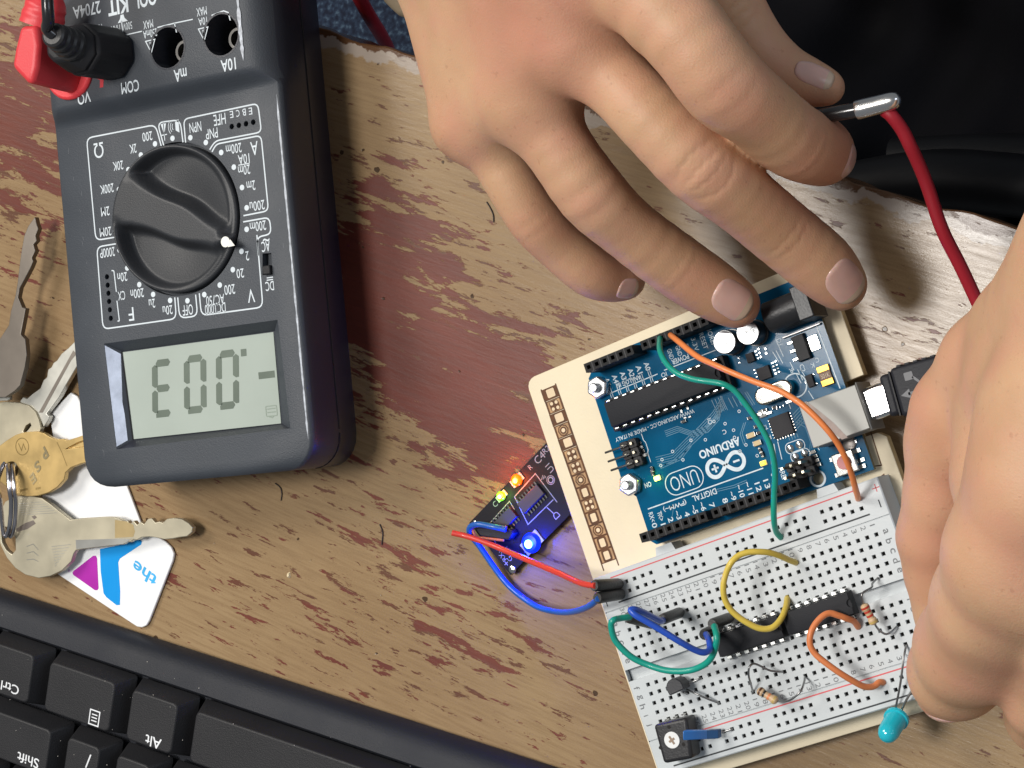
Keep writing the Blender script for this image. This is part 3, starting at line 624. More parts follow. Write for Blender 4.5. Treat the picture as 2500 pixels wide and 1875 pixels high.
# resistor/capacitor chips
def smd(x,y,l,w_,ang=0,colr='smd_tan',rgb=(.55,.42,.22)):
    X,Y=AF.p(x,y); f=Fr(X,Y,math.degrees(AF.a)+ang); q=MB(); q.mat(0).box(f,-l/2+.3,l/2-.3,-w_/2,w_/2,zp,zp+.8); q.mat(1).box(f,-l/2,-l/2+.3,-w_/2,w_/2,zp,zp+.85); q.box(f,l/2-.3,l/2,-w_/2,w_/2,zp,zp+.85)
    q.build('surface_component',[mat(colr,rgb,.45),tin],ab,bevel=.06)
smd(28.6,34.3,2.6,1.3); smd(27.6,36.8,2.4,1.3)
for x,y in ((27.5,38.9),(27.3,40.0),(58.7,33.8),(59.0,34.8)): smd(x,y,1.5,.8,90,'smd_black',(.02,.02,.02))
for i in range(4): smd(60.2-.15*i,26.0+1.15*i,1.8,.85,0,('smd_black','smd_white')[i%2],((.02,.02,.02),(.6,.6,.6))[i%2])
for i in range(4): smd(13.9-.1*i,43.9+1.2*i,1.7,.85,0,('smd_grey','smd_black')[i%2],((.25,.25,.24),(.02,.02,.02))[i%2])
for x,y in ((26.3,32.6),(26.2,34.4),(27.3,29.9),(25.4,29.8),(45.5,24.6),(11.4,31.5),(19.8,29.6),(22.7,29.3)): smd(x,y,1.5,.75,0 if y<31 else 0,'smd_black',(.02,.02,.02))
pads([(45.3,21.8,.8,1.1),(43.3,21.5,.8,1.2),(44.9,23.8,1.0,.6),(43.5,24.0,1.0,.6),(21.9,30.4,1.8,.8),(15.7,29.4,1.8,.8),(19.5,30.0,.5,.6),(18.5,30.0,.5,.6),(17.5,29.9,.5,.6),(2.4,45.0,1.4,1.0),(4.0,45.2,.8,.8),(2.1,47.4,1.2,1.0),(3.6,47.9,.8,.8),(2.0,50.0,1.4,1.1),(3.6,50.5,.8,.8),(10.7,33.2,.7,.7)],.5)
# through-hole pads and silk ring by the square chip
for x,y in ((19.6,41.1),(16.9,40.9),(19.0,43.6),(16.3,43.5)):
    q=MB(); q.revolve(x,y,[(1.05,zp),(1.0,zp+.25),(.5,zp+.5),(.05,zp+.55)],16,AF); q.build('solder_joint',sol,ab)
# led lamps on the board
def led_small(x,y,rgb,es,name,lw):
    q=MB(); q.box(AF,x-1.0,x+1.0,y-.7,y+.7,zp,zp+.35); q.build('led_base',mat('led_base',(.5,.5,.4),.4),ab)
    q=MB(); q.box(AF,x-.85,x+.85,y-.62,y+.62,zp+.35,zp+1.0,.12,.12); q.build('status_led',mat(name,rgb,.4,emit=rgb,es=es),ab,bevel=.15)
    l=bpy.data.lights.new(name,'POINT'); l.energy=lw; l.color=rgb; l.shadow_soft_size=.0008; o=bpy.data.objects.new('status_led_light',l); C.objects.link(o); X,Y=AF.p(x,y)
    o.location=((X)*.001,(Y)*.001,(zp+1.8)*.001)
led_small(58.2,36.5,(.62,1.0,.10),9,'led_green',.00022); led_small(27.9,42.3,(1.0,.70,.06),1.6,'led_yellow',.00003)
q=MB(); q.box(AF,22.6,24.8,28.9,31.0,zp,zp+.5); q.build('ground_tab',mat('smd_grey',(.25,.25,.24),.4),ab,bevel=.2)
q=MB(); q.cyl(24.2,29.9,zp+.5,zp+.75,.5,n=12,fr=AF); q.cyl(22.9,29.8,zp+.5,zp+.75,.5,n=12,fr=AF); q.build('ground_dots',sol,ab)
# programming headers
def block(x0,y0,nx,ny,zt,pins,bent=False):
    q=MB()
    for i in range(nx):
        for j in range(ny): q.prism([(x0+2.54*i+a,y0+2.54*j+b) for a,b in ((.4,0),(2.14,0),(2.54,.4),(2.54,2.14),(2.14,2.54),(.4,2.54),(0,2.14),(0,.4))],zp,zt,None,AF)
    o=q.build('programming_header',black,ab,bevel=.12)
    q=MB()
    for i in range(nx):
        for j in range(ny):
            cx,cy=x0+2.54*(i+.5),y0+2.54*(j+.5)
            q.box(AF,cx-.32,cx+.32,cy-.32,cy+.32,zt-.5,pins)
    q.build('pin',mat('pin_gold',(.55,.50,.38),.3,1),o)
block(62.3-2.54,24.2,2,3,14.2,15.2)
q=MB()
for j in range(3): q.tube([(*AF.p(62.4,25.5+2.54*j),15.0),(*AF.p(65.2,25.5+2.54*j),15.4),(*AF.p(69.2,25.4+2.54*j),15.0)],.3,6,1)
q.build('bent_pin',mat('dark_pin',(.03,.03,.03),.4,.6),ab)
block(14.0,44.6,3,2,14.4,20.4)
# reset button
q=MB(); q.box(AF,2.9,8.9,46.5,52.4,zp,14.6); o=q.build('reset_button',mat('button_plate',(.45,.45,.43),.13,.9,var=.06),ab,bevel=.3)
q=MB(); q.cyl(5.9,49.3,14.6,15.4,1.8,n=24,fr=AF); q.build('button_cap',mat('button_pink',(.50,.20,.20),.5),o,bevel=.15)
q=MB(); 
for x,y in ((9.5,47.4),(9.5,51.6),(2.3,47.4),(2.3,51.6)): q.box(AF,x-.7,x+.7,y-.5,y+.5,zp,12.3)
q.build('button_leg',tin,o)
q=MB(); q.revolve(3.9,45.0,[(1.9,zp),(1.7,zp+.5),(1.2,zp+.7)],18,AF); q.build('shell_joint',mat('dull_solder',(.35,.32,.30),.4,.9),ab)
# nuts on bolts
for x,y in ((66.04,7.7),(66.04,35.7)):
    q=MB(); q.cyl(x,y,zp,14.1,3.2,3.2,6,AF,a0=.5); o=q.build('hex_nut',mat('zinc',(.66,.68,.70),.26,.9,var=.12,vs=260),ab,bevel=.5,seg=3)
    q=MB(); q.cyl(x,y,zp,16.3,1.5,1.3,20,AF); q.build('bolt_end',MATS['zinc'],o,bevel=.3)
# silk printing on the board
T=MB(); zs=zp+.04
T.line([(63.9,43.5),(28.5,43.5)],.32,zs,AF)
T.text('ARDUINO',38.4,34.6,2.3,12.2,0,zs,AF,.028)
for cx,s_ in ((41.35,1),(35.25,-1)):
    pts=[]
    for t in np.linspace(math.radians(40),math.radians(320),26): pts.append((cx+s_*2.35*math.cos(t)*1,39.3+2.35*math.sin(t)))
# infinity sign as one lemniscate-like band
pts=[]
for t in np.linspace(0,2*math.pi,73)[:-1]:
    d=1+math.sin(t)**2; pts.append((38.3+5.45*math.cos(t)/d**.72,39.3+ 2.4*math.sin(2*t)/d**.55*1.18))
T.line(pts[18:55],1.05,zs,AF); T.line(pts[54:]+pts[:19],1.05,zs+.012,AF)
T.flat([(41.0,39.1),(41.8,39.1),(41.8,39.5),(41.0,39.5)],zs,AF); 
T.flat([(42.0-1.6,39.05),(42.5,39.05),(42.5,39.6),(40.4,39.6)],zs,AF); T.flat([(41.15,38.3),(41.7,38.3),(41.7,40.4),(41.15,40.4)],zs+.004,AF)
T.flat([(34.1,39.05),(36.0,39.05),(36.0,39.6),(34.1,39.6)],zs,AF)
T.text('UNO',51.0,39.5,3.9,8.3,0,zs,AF,-.012)
T.line(rrect(45.4,56.7,36.5,42.6,2.9,6),.25,zs,AF,True)
T.text('DIGITAL',46.8,45.0,1.6,7.2,0,zs,AF,.01); T.text('(PWM~)',56.0,45.0,1.6,7.0,0,zs,AF,.01)
dig=[63.5-2.54*i for i in range(8)]+[41.656-2.54*i for i in range(6)]
lab=['0','1','2','~3','4','~5','~6','7','8','~9','~10','~11','12','13']
for x,l in zip(dig,lab): T.text(l,x-.15,48.3-(.55*(len(l)-1)),1.45 if l!='x' else 1,None,90,zs,AF,.01) if False else None
for x,l in zip(dig,lab):
    w_=1.05*len(l)+.25 if l!='1' else .35; T.text(l,x,48.9-w_/2,1.5,w_,90,zs,AF,.012)
T.text('RX<',63.5,45.9,1.3,2.6,90,zs,AF,.01); T.text('TX>',60.96,46.4,1.3,2.6,90,zs,AF,.01)
T.text('AREF',23.8,46.6,1.4,3.6,90,zs,AF,.005); T.text('GND',26.4,46.9,1.3,2.8,90,zs,AF,.005)
T.text('ON',61.6,37.3,1.4,2.0,0,zs,AF,.02); T.text('L',25.3,42.6,1.3,.8,0,zs,AF,.02)
T.text('TX',24.4,33.6,1.2,1.5,0,zs,AF,.01); T.text('RX',24.4,36.4,1.2,1.5,0,zs,AF,.01)
T.text('WWW.ARDUINO.CC - MADE IN ITALY',54.3,22.8,1.1,24.5,0,zs,AF,.012)
for i,l in enumerate(('A0','A1','A2','A3','A4','A5')): 
    x=50.8+2.54*i; T.text(l,x,7.0,1.5,2.3,90,zs,AF,.02)
T.line([(48.6,10.0),(65.0,10.2)],.25,zs,AF); T.text('ANALOG IN',57.4,9.0,1.35,7.6,0,zs,AF,.02)
for i in range(6):
    for d in (-.3,.3): T.line([(50.8+2.54*i+d,8.3),(50.8+2.54*i+d,11.6)],.16,zs,AF)
T.line([(30.5,9.7),(46.5,9.7)],.25,zs,AF); T.text('POWER',41.0,8.5,1.4,5.2,0,zs,AF,.02)
for x,l in ((45.72,'Vin'),(43.2,'GND'),(40.6,'GND'),(38.1,'5V'),(35.6,'3.3V'),(33.0,'RESET'),(30.5,'IOREF')): T.text(l,x,6.2,1.3,.8*len(l)+.4,90,zs,AF,.0)
for P in ([(2.0,12.8),(1.5,30.8)],[(13.7,12.9),(13.2,17.8)],[(14.6,15.6),(14.0,19.4)],[(15.6,15.6),(14.9,18.6)],[(12.0,19.8),(11.7,22.2)],[(10.7,22.3),(10.3,25.4)],[(9.9,22.5),(9.4,24.8)],[(11.4,23.4),(11.0,26.0)],[(9.8,28.5),(9.2,31.0)],[(16.0,29),(16.0,31.3)],[(22.3,38.2),(22.8,43)],[(13.0,41.0),(12.2,44.0)],[(23.5,38.4),(24.6,44.2)]): T.line(P,.32 if P[0][0]<3 else .2,zs,AF)
for cx,cy,a,b in ((18.2,41.0,5.4,2.9),(17.6,43.6,5.4,2.8)): T.line(rrect(cx-a/2,cx+a/2,cy-b/2,cy+b/2,1.3,4),.2,zs,AF,True)
T.line([(58.7,23.6),(58.7,25.5),(58.3,26.2),(58.3,28.4),(58.7,29.2),(58.7,31.8)],.2,zs,AF)
T.ringz(12.7+.0,26.0,zs,2.9,3.25,24,AF)
for x,y,t in ((46.9,10.8,'IO'),(38.6,27.0,'IO'),(35.6,31,'C'),(6.5,22.7,'K'),(4.8,21.8,'C'),(12.5,22.0,'R'),(21.9,22.4,'U3'),(12.9,13.8,'D1'),(9.3,22.4,'C2'),(26.8,27.5,'C5')): T.text(t,x,y,1.2,None,rng.choice([0,90]),zs,AF)
for x,y in ((62.8,25.1),(55.3,32.2),(51.6,31.1),(56.2,33.6),(49.5,34.2),(45.5,30.0),(41.5,31.2),(37.5,27.4),(34.7,29.0),(33.0,31.4),(33.4,33.3),(29.8,27.2),(31.0,36.2),(29.0,39.9),(60.9,46.2),(33.2,37.2)): T.ringz(x,y,zs,.28,.45,10,AF)
T.build('silk_lettering',silk,ab)
# copper traces, slightly lighter blue under the varnish
T=MB(); zt_=zp+.02
def tr(P,k=1,dx=0,dy=.55):
    for i in range(k): T.line([(x+dx*i,y+dy*i) for x,y in P],.17,zt_,AF)
tr([(57.0,31.0),(52,31.5),(47,29.3),(42,27.3),(37,25.0),(33,22.0)],5,0,.62); tr([(52,25.2),(48,25.2),(44.5,27.8),(40,28.0),(36,26.0),(34,23)],4,0,.5)
tr([(56.5,33.8),(50,33.4),(46,31.0)],2); tr([(33.5,21.6),(33.3,25.6)],1); tr([(36.2,21.8),(35.8,25.8)],4,-1.0,0); tr([(31.5,22.8),(31.0,25.8)],3,-1.2,.1)
tr([(16,33),(13,31.5),(11,31.5)],6,0,.75); tr([(12.8,34),(11.0,36),(11.0,40),(12.0,42)],5,.7,.3); tr([(26,23),(25,27)],2,.6,0); tr([(58,48),(56,44.5)],1)
tr([(44,44.6),(38,45.2),(34,45.0)],2); tr([(19,39),(19,37.9)],4,-.8,0); tr([(29.0,30.5),(31,33),(31,36)],2,.6,0)
T.build('copper_traces',mat('trace_blue',(.022,.16,.27),.3,coat=.3),ab)

# ================================================================ breadboard
bw=mat('breadboard_white',(.53,.565,.58),.42,var=.02,bump=.12,bs=1800)
bbt=thing('breadboard','white solderless breadboard crowded with chips and jumper wires, on the plywood','breadboard',(*BF.p(-37,-14),7.6))
ZB=17.0; U0,U1,V0,V1=-79.1,5.3,-13.5,41.5
q=MB(); hole=MB()
def strip(va,vb,z=ZB): q.add([(*BF.p(U0+.3,-va),z),(*BF.p(U1-.3,-va),z),(*BF.p(U1-.3,-vb),z),(*BF.p(U0+.3,-vb),z)],[[0,1,2,3]])
def cellf(u0,u1,va,vb,h):
    O=[(*BF.p(u,-v),ZB) for u,v in ((u0,va),(u1,va),(u1,vb),(u0,vb))]
    if not h: q.add(O,[[0,1,2,3]]); return
    cu,cv=(u0+u1)/2,(va+vb)/2; a=.53
    I=[(*BF.p(cu+i*a,-(cv+j*a)),ZB) for i,j in ((-1,-1),(1,-1),(1,1),(-1,1))]; b=.42; J=[(*BF.p(cu+i*b,-(cv+j*b)),ZB-.45) for i,j in ((-1,-1),(1,-1),(1,1),(-1,1))]
    K=[(x,y,ZB-3) for x,y,z in J]
    q.add(O+I,[[0,1,5,4],[1,2,6,5],[2,3,7,6],[3,0,4,7]])
    q.add(I+J,[[0,1,5,4],[1,2,6,5],[2,3,7,6],[3,0,4,7]])
    hole.add(J+K,[[0,1,5,4],[1,2,6,5],[2,3,7,6],[3,0,4,7],[4,5,6,7]])
def hrow(v,us):
    va,vb=v-1.27,v+1.27; us=sorted(us); x=U0+.3
    for u in us:
        if u-1.27>x+1e-6: cellf(x,u-1.27,va,vb,0)
        cellf(u-1.27,u+1.27,va,vb,1); x=u+1.27
    cellf(x,U1-.3,va,vb,0)
rail=[-1.35-2.54*i for i in range(29) if i%6!=5]; main=[-2.54*i for i in range(30)]
strip(V0+.3,-11.12); hrow(-9.85,rail); hrow(-7.31,rail); strip(-6.04,-3.85); strip(-3.55,-1.27)
for r in range(5): hrow(2.54*r,main)
strip(11.43,12.4); strip(15.55,16.51)
for r in range(5): hrow(17.78+2.54*r,main)
strip(29.21,31.95); strip(32.25,34.08); hrow(35.35,rail); hrow(37.89,rail); strip(39.16,V1-.3)
for va,vb,d in ((-3.85,-3.55,.5),(12.4,15.55,2.4),(31.95,32.25,.5)):
    A=[(*BF.p(u,-v),z) for v,z in ((va,ZB),(va,ZB-d),(vb,ZB-d),(vb,ZB)) for u in (U0+.3,U1-.3)]
    q.add(A,[[0,1,3,2],[2,3,5,4],[4,5,7,6]])
# sides with a small chamfer
top=[(U0+.3,-(V0+.3)),(U1-.3,-(V0+.3)),(U1-.3,-(V1-.3)),(U0+.3,-(V1-.3))]; out=[(U0,-V0),(U1,-V0),(U1,-V1),(U0,-V1)]
R_=[[(*BF.p(*p),ZB) for p in top],[(*BF.p(*p),ZB-.3) for p in out],[(*BF.p(*p),7.6) for p in out]]
q.loft(R_,cap=False); q.prism([(u,v) for u,v in ((-60,-V0),(-54,-V0),(-54.6,-V0+2.2),(-59.4,-V0+2.2))],9,15.4,None,BF); q.prism([(-12,-V0),(-6,-V0),(-6.6,-V0+2.2),(-11.4,-V0+2.2)],9,15.4,None,BF)
bbo=q.build('breadboard_body',bw,bbt,fix=False)
bm=bmesh.new(); bm.from_mesh(bbo.data); bmesh.ops.remove_doubles(bm,verts=bm.verts,dist=2e-6); bmesh.ops.recalc_face_normals(bm,faces=bm.faces); 
if sum(f.normal.z for f in bm.faces)<0: bmesh.ops.reverse_faces(bm,faces=bm.faces)
bm.to_mesh(bbo.data); bm.free(); bbo.data.set_sharp_from_angle(angle=math.radians(25))
h_=hole.build('contact_holes',mat('hole_grey',(.15,.145,.14),.5,.3,var=.5,vs=900),bbt); h_['kind']='stuff'
T=MB(); zq=ZB+.03; T.line([(-74.1,5.3),(.2,5.3)],.42,zq,BF); T.line([(-74.2,-40.0),(4.5,-40.0)],.42,zq,BF); T.line([(3.6,8.0),(3.6,6.0)],.32,zq,BF); T.line([(-77.6,5.2),(-77.6,7.0)],.3,zq,BF)
T.build('black_rail_lines',mat('print_black',(.035,.04,.045),.6),bbt)
T=MB(); T.line([(-74.1,12.15),(-1.6,12.15)],.34,zq,BF); T.line([(-74.1,-33.25),(4.5,-33.25)],.36,zq,BF); T.line([(3.0,11.0),(5.0,11.0)],.25,zq,BF); T.line([(4.0,12.0),(4.0,10.0)],.25,zq,BF)
T.line([(-1.8,12.8),(-1.8,11.5)],.3,zq,BF); T.build('red_rail_lines',mat('print_red',(.62,.12,.13),.6),bbt)
T=MB()
for i in range(30):
    s_=str(i+1); w_=1.05*len(s_)*(.3 if s_=='1' else 1)
    for v in (-2.55,30.7): T.text(s_,-2.54*i-.15,-v,1.35,w_,-90,zq,BF,.0)
for i,ch in enumerate('abcdefghij'):
    v=2.54*i+(5.08 if i>4 else 0)
    for u in (2.6,-77.2): T.text(ch,u,-v,1.75 if ch in 'bdfhgj' else 1.35,{'i':.32,'j':.55,'f':.8}.get(ch,1.25),-90,zq,BF,.012)
T.build('hole_lettering',mat('print_grey',(.17,.18,.19),.6),bbt)
def bh(col_,row,z=ZB):
    v='abcdefghij'.index(row)*2.54+(5.08 if row>'e' else 0); return np.array([*BF.p(-2.54*(col_-1),-v),z])
# two chips across the channel
def dip(u0,u1,label,npins):
    cu=(u0+u1)/2; t=thing('dip_chip',label,'chip',(*BF.p(cu,-14),ZB),'black chips straddling the breadboard channel')
    P=[(u0,-10.95),(u1,-10.95),(u1,-17.1),(u0,-17.1)]; q=MB(); q.prism(P,18.2,21.6,[(u0+.3,-11.3),(u1-.3,-11.3),(u1-.3,-16.75),(u0+.3,-16.75)],BF)
    o=q.build('chip_body',mat('chip_black',(.020,.021,.025),.6,spec=.22,bump=.2,bs=2600,var=.06),t,bevel=.12)
    c=MB(); c.cyl(u1-.2,-14,21.1,22,1.1,n=18,fr=BF); c.cyl(u0+1.6,-16,21.4,22,.5,n=12,fr=BF) if False else None; cut(o,[c])
    for i in range(npins):
        u=cu+(i-(npins-1)/2)*2.54
        for s_,yy in ((1,-10.95),(-1,-17.1)):
            q=MB(); R0=[]
            q.box(BF,u-.65,u+.65,min(yy,yy+s_*.85),max(yy,yy+s_*.85),19.3,19.65); q.box(BF,u-.65,u+.65,min(yy+s_*.6,yy+s_*.9),max(yy+s_*.6,yy+s_*.9),18.0,19.5); q.box(BF,u-.25,u+.25,yy+s_*.75-.14,yy+s_*.75+.14,14.5,18.2)
            q.build('pin',MATS['bright_tin'],t,bevel=.08)
    return t
dip(-29.6,-10.6,'black chip nearer the hand, crossed by the short orange wire',7)
dip(-49.6,-30.4,'black chip left of the other one, under the yellow wire loop',7)
# ================================================================ jumper wires
def wire(pts,r=.78): return MB().tube(pts,r,12,6)
def px(L_): return [at(x,y,z) for x,y,z in L_]
wg=mat('wire_green',(.006,.30,.225),.36,var=.05,coat=.2); wo=mat('wire_orange',(.78,.24,.07),.38,var=.05,coat=.2); wy=mat('wire_yellow',(.66,.50,.08),.40,var=.06,coat=.15)
wbl=mat('wire_blue',(.020,.085,.50),.36,var=.05,coat=.2); wr=mat('wire_red',(.62,.05,.035),.38,var=.05,coat=.2); wg2=mat('wire_dark_green',(.012,.22,.13),.36,var=.05,coat=.2)
single(wire(px([(1613,820,17),(1611,832,22),(1612,858,28),(1627,887,31),(1653,911,33),(1689,925,34),(1725,931,34),(1762,937,34),(1790,951,33),(1816,981,32),(1840,1014,31),(1862,1050,30),(1881,1090,29),(1890,1131,28),(1892,1167,27),(1890,1203,26),(1889,1245,25),(1890,1275,23),(1895,1298,19.5),(1905,1311,17.2),(1910,1316,14.5)])),'jumper_wire',wg,'long green wire curving from the controller header over its chip to the top rail','wire','long wires between the two boards')
single(wire(px([(1632,814,16),(1640,820,20.5),(1662,838,25),(1686,858,28),(1707,873,30),(1736,887,32),(1790,911,34),(1845,933,35),(1899,952,36),(1935,972,36.5),(1962,991,36.5),(1995,1022,36),(2024,1054,35),(2046,1084,33),(2063,1116,31),(2077,1152,28),(2087,1187,24),(2094,1212,19),(2096,1222,14.5)])),'jumper_wire',wo,'long orange wire passing over the silver USB socket down to the red rail line','wire','long wires between the two boards')
single(wire(px([(1945,1376,14.5),(1941,1373,17.5),(1928,1368,20),(1904,1357,24),(1877,1349,27),(1850,1347,29),(1828,1348,30),(1804,1356,31),(1785,1374,32),(1772,1401,32),(1766,1430,32),(1769,1461,31),(1783,1487,30),(1804,1507,29),(1831,1524,28),(1854,1534,27),(1876,1535,26),(1893,1527,25),(1909,1507,23),(1919,1481,20),(1922,1462,17),(1923,1456,14.5)]),.8),'jumper_wire',wy,'yellow wire looping over the breadboard rows between the two black chips','wire')
single(wire(px([(2097,1533,14.5),(2094,1529,17.5),(2085,1517,20),(2067,1510,22.5),(2045,1502,24),(2026,1497,25),(2009,1504,26),(1991,1523,27),(1979,1548,28),(1978,1574,28),(1990,1596,27.5),(2013,1616,27),(2049,1642,26),(2085,1664,24),(2110,1676,22),(2132,1676,20),(2146,1666,18.5),(2155,1666,17.2),(2159,1668,14.5)]),.82),'jumper_wire',mat('wire_rust',(.66,.21,.075),.4,var=.06),'short bent orange wire from beside the chip to the lower rail','wire')
def housing(base,topp,t,r=1.45):
    base=np.array(base);topp=np.array(topp); d=(topp-base); q=MB(); q.tube([base,base+d*.06,base+d*.5,base+d*.94,topp],[r*.85,r,r,r,r*.8],14,1); q.build('connector_housing',mat('housing_black',(.026,.026,.026),.42,bump=.3,bs=1500),t)
    dd=d/np.linalg.norm(d); q=MB(); q.tube([base-np.array([0,0,3.0]),base+dd*.5],.32,6,1); q.build('pin',tin,t)
# blue jumper (upright housings seen from above)
t=thing('jumper_wire','short blue jumper lead with black ends standing in the upper left rows','wire',at(1659,1497,ZB),'short jumper leads with black plug ends')
housing(at(1661,1495,ZB+.8),at(1617,1512,31),t); housing(at(1752,1532,ZB+.8),at(1718,1550,30),t)
wire(px([(1622,1511,29),(1613,1516,33),(1592,1506,38),(1568,1494,43),(1550,1488,46),(1540,1490,47),(1552,1502,47),(1578,1517,46),(1623,1544,44),(1659,1566,42),(1695,1586,39),(1718,1593,37),(1732,1586,35),(1732,1566,33),(1724,1548,29.5)]),.85).build('insulation',wbl,t)
t=thing('jumper_wire','dark green jumper lead arching below the blue one to the end of the left chip','wire',at(1594,1521,ZB),'short jumper leads with black plug ends')
housing(at(1594,1521,ZB+.8),at(1535,1506,30),t,1.7); housing(at(1782,1508,ZB+.8),at(1738,1524,31),t)
wire(px([(1541,1507,29.5),(1531,1507,31),(1512,1510,33),(1498,1514,35),(1492,1526,35),(1500,1560,34),(1523,1588,33),(1550,1609,32),(1587,1625,31),(1623,1636,31),(1659,1639,31),(1695,1634,31),(1727,1617,32),(1744,1590,33),(1750,1556,34),(1744,1528,31)]),.85).build('insulation',wg,t)
# leads that come from the sensor module
t=thing('jumper_wire','thin red jumper lead running from the small module to the breadboard corner','wire',at(1511,1427,ZB),'jumper leads from the module')
housing(at(1512,1426,ZB+.8),at(1450,1430,31),t,1.6)
wire(px([(1104,1301,10),(1135,1308,9),(1167,1318,9),(1205,1332,9),(1240,1347,10),(1300,1372,14),(1370,1402,21),(1420,1424,28),(1454,1430,31)]),.85).build('insulation',wr,t)
t=thing('jumper_wire','blue jumper lead hanging in a bow from the module to the breadboard corner','wire',at(1516,1450,ZB),'jumper leads from the module')
housing(at(1517,1450,ZB+.8),at(1458,1460,30),t,1.6)
wire(px([(1235,1292,7),(1200,1285,8),(1165,1280,8),(1147,1288,7),(1149,1306,6),(1170,1333,5),(1193,1366,4),(1223,1408,3),(1246,1434,3),(1276,1459,3),(1313,1482,5),(1360,1494,10),(1401,1493,17),(1438,1480,25),(1462,1461,30)]),.85).build('insulation',mat('wire_blue2',(.012,.10,.42),.36,coat=.2),t)
# ================================================================ small parts on the breadboard
def resistor(pts,i0,c0,c1,bands,label,r=1.1,tan_=(.60,.42,.25)):
    t=thing('resistor',label,'resistor',tuple((c0+c1)/2),'resistors on the breadboard'); q=MB(); d=c1-c0;L_=np.linalg.norm(d);d/=L_
    prof=[(0,.45),(.06,.9),(.12,1.0),(.26,1.0),(.32,.82),(.68,.82),(.74,1.0),(.88,1.0),(.94,.9),(1,.45)]
    q.tube([c0+d*L_*u for u,_ in prof],[r*w_ for _,w_ in prof],16,3); o=q.build('resistor_body',mat('resistor_tan',tan_,.4),t)
    for u,nm,rgb in bands:
        rr=np.interp(u,[p[0] for p in prof],[p[1] for p in prof])*r+.04; q=MB(); q.tube([c0+d*L_*(u-.045),c0+d*L_*(u+.045)],rr,16,1); q.build('colour_band',mat(nm,rgb,.4),o)
    for P in pts: wire(P,.28).build('lead',mat('lead_wire',(.34,.34,.34),.35,1),t)
RB=('band_red',(.50,.05,.03));BR=('band_brown',(.10,.035,.015));BK=('band_black',(.012,.012,.012));OR=('band_orange',(.72,.25,.10));GD=('band_gold',(.50,.36,.12))
c0=at(2108,1475,23);c1=at(2136,1524,21.5)
resistor([px([(2143,1408,14.5),(2142,1412,17.5),(2130,1424,20),(2128,1434,22),(2108,1446,24),(2104,1456,24.5),(2108,1474,23)]),px([(2136,1523,21.5),(2141,1532,21),(2152,1543,20.5),(2164,1548,20),(2177,1542,19),(2189,1530,17.5),(2195,1526,14.5)])],0,c0,c1,[(.16,*RB),(.36,*RB),(.56,*RB),(.86,*GD)],'small resistor with red bands standing by the end of the right chip')
c0=at(1850,1684,21);c1=at(1898,1713,21)
resistor([px([(1914,1640,14.5),(1908,1640,18),(1880,1637,20),(1850,1623,22),(1838,1621,23),(1829,1630,24),(1828,1650,23),(1834,1673,20),(1838,1688,17.2),(1839,1691,14.5)]),px([(1898,1712,21),(1920,1712,22),(1937,1704,23),(1955,1687,23),(1963,1666,20),(1965,1652,17.2),(1966,1649,14.5)])],0,c0,c1,[(.14,*BR),(.34,*BK),(.58,*OR),(.86,*GD)],'tan resistor with brown, black and orange bands low on the breadboard')
# transistor lying tilted
tt=thing('transistor','black half-round transistor with bent legs in the lower left rows','transistor',at(1662,1685,ZB))
c=at(1655,1676,21); f=Fr(c[0],c[1],28); q=MB(); D_=[(-2.3,-1.3),(2.3,-1.3)]+[(2.4*math.cos(a),.1+2.3*math.sin(a)) for a in np.linspace(-.2,math.pi+.2,14)]
q.prism(D_,18.6,23.2,None,f); q.build('transistor_body',mat('transistor_black',(.032,.033,.038),.42,bump=.2,bs=2400),tt,bevel=.25)
for P in ([(1676,1683,19),(1700,1694,20),(1730,1707,19),(1754,1716,17.3),(1756,1717,14.5)],[(1668,1690,18.8),(1678,1694,17.2),(1680,1695,14.5)],[(1674,1672,19),(1690,1665,18),(1711,1656,17.2),(1712,1655,14.5)]): wire(px(P),.27).build('leg',MATS['lead_wire'],tt)
# trimmer with blue tab
tp=thing('trimmer_potentiometer','square black trimmer with white slotted centre at the lower left corner','trimmer',(*BF.p(-66.9,-33.5),ZB))
P4=[BF.inv(*at(1560+.18083*x,1575+.18083*y,24)[:2]) for x,y in ((190,1080),(640,975),(720,1530),(330,1605))]
cx=sum(p[0] for p in P4)/4; cy=sum(p[1] for p in P4)/4
q=MB(); q.prism([( cx+(x-cx),cy+(y-cy)) for x,y in ((P4[0]),(P4[1]),(P4[2]),(P4[3]))],ZB+.6,24,None,BF); o=q.build('trimmer_case',mat('trimmer_black',(.020,.020,.022),.40,bump=.2,bs=2200),tp,bevel=.9,seg=3)
def tz(x,y,z): return at(1560+.18083*x,1575+.18083*y,z)
X=tz(450,1280,24); q=MB(); q.cyl(X[0],X[1],24.0,24.35,2.2,n=28); o=q.build('rotor',mat('rotor_white',(.74,.75,.74),.4),tp,bevel=.1)
q=MB(); f=Fr(X[0],X[1],-52); q.box(f,-1.2,1.2,-.28,.28,24.35,24.45); q.box(f,-.3,.3,-.9,.9,24.35,24.44); q.build('slot',mat('slot_brown',(.28,.20,.14),.5),o)
q=MB()
for x,y in ((405,1105),(600,1340),(290,1385)): q.disc(*tz(x,y,24)[:2],24.03,.5,12)
q.build('case_dimples',dark_hole,tp)
q=MB()
for i in (28,29,27): b=bh(i,'j',ZB); q.box(Fr(b[0],b[1],math.degrees(BF.a)),-.3,.3,-.2,.2,14.5,19)
q.build('trimmer_pin',tin,tp)
tl=thing('rectangular_led','small flat rectangular blue part reaching from the trimmer over the rail holes','led',tz(835,1215,22))
a=tz(595,1222,31);b_=tz(1072,1203,19.6)
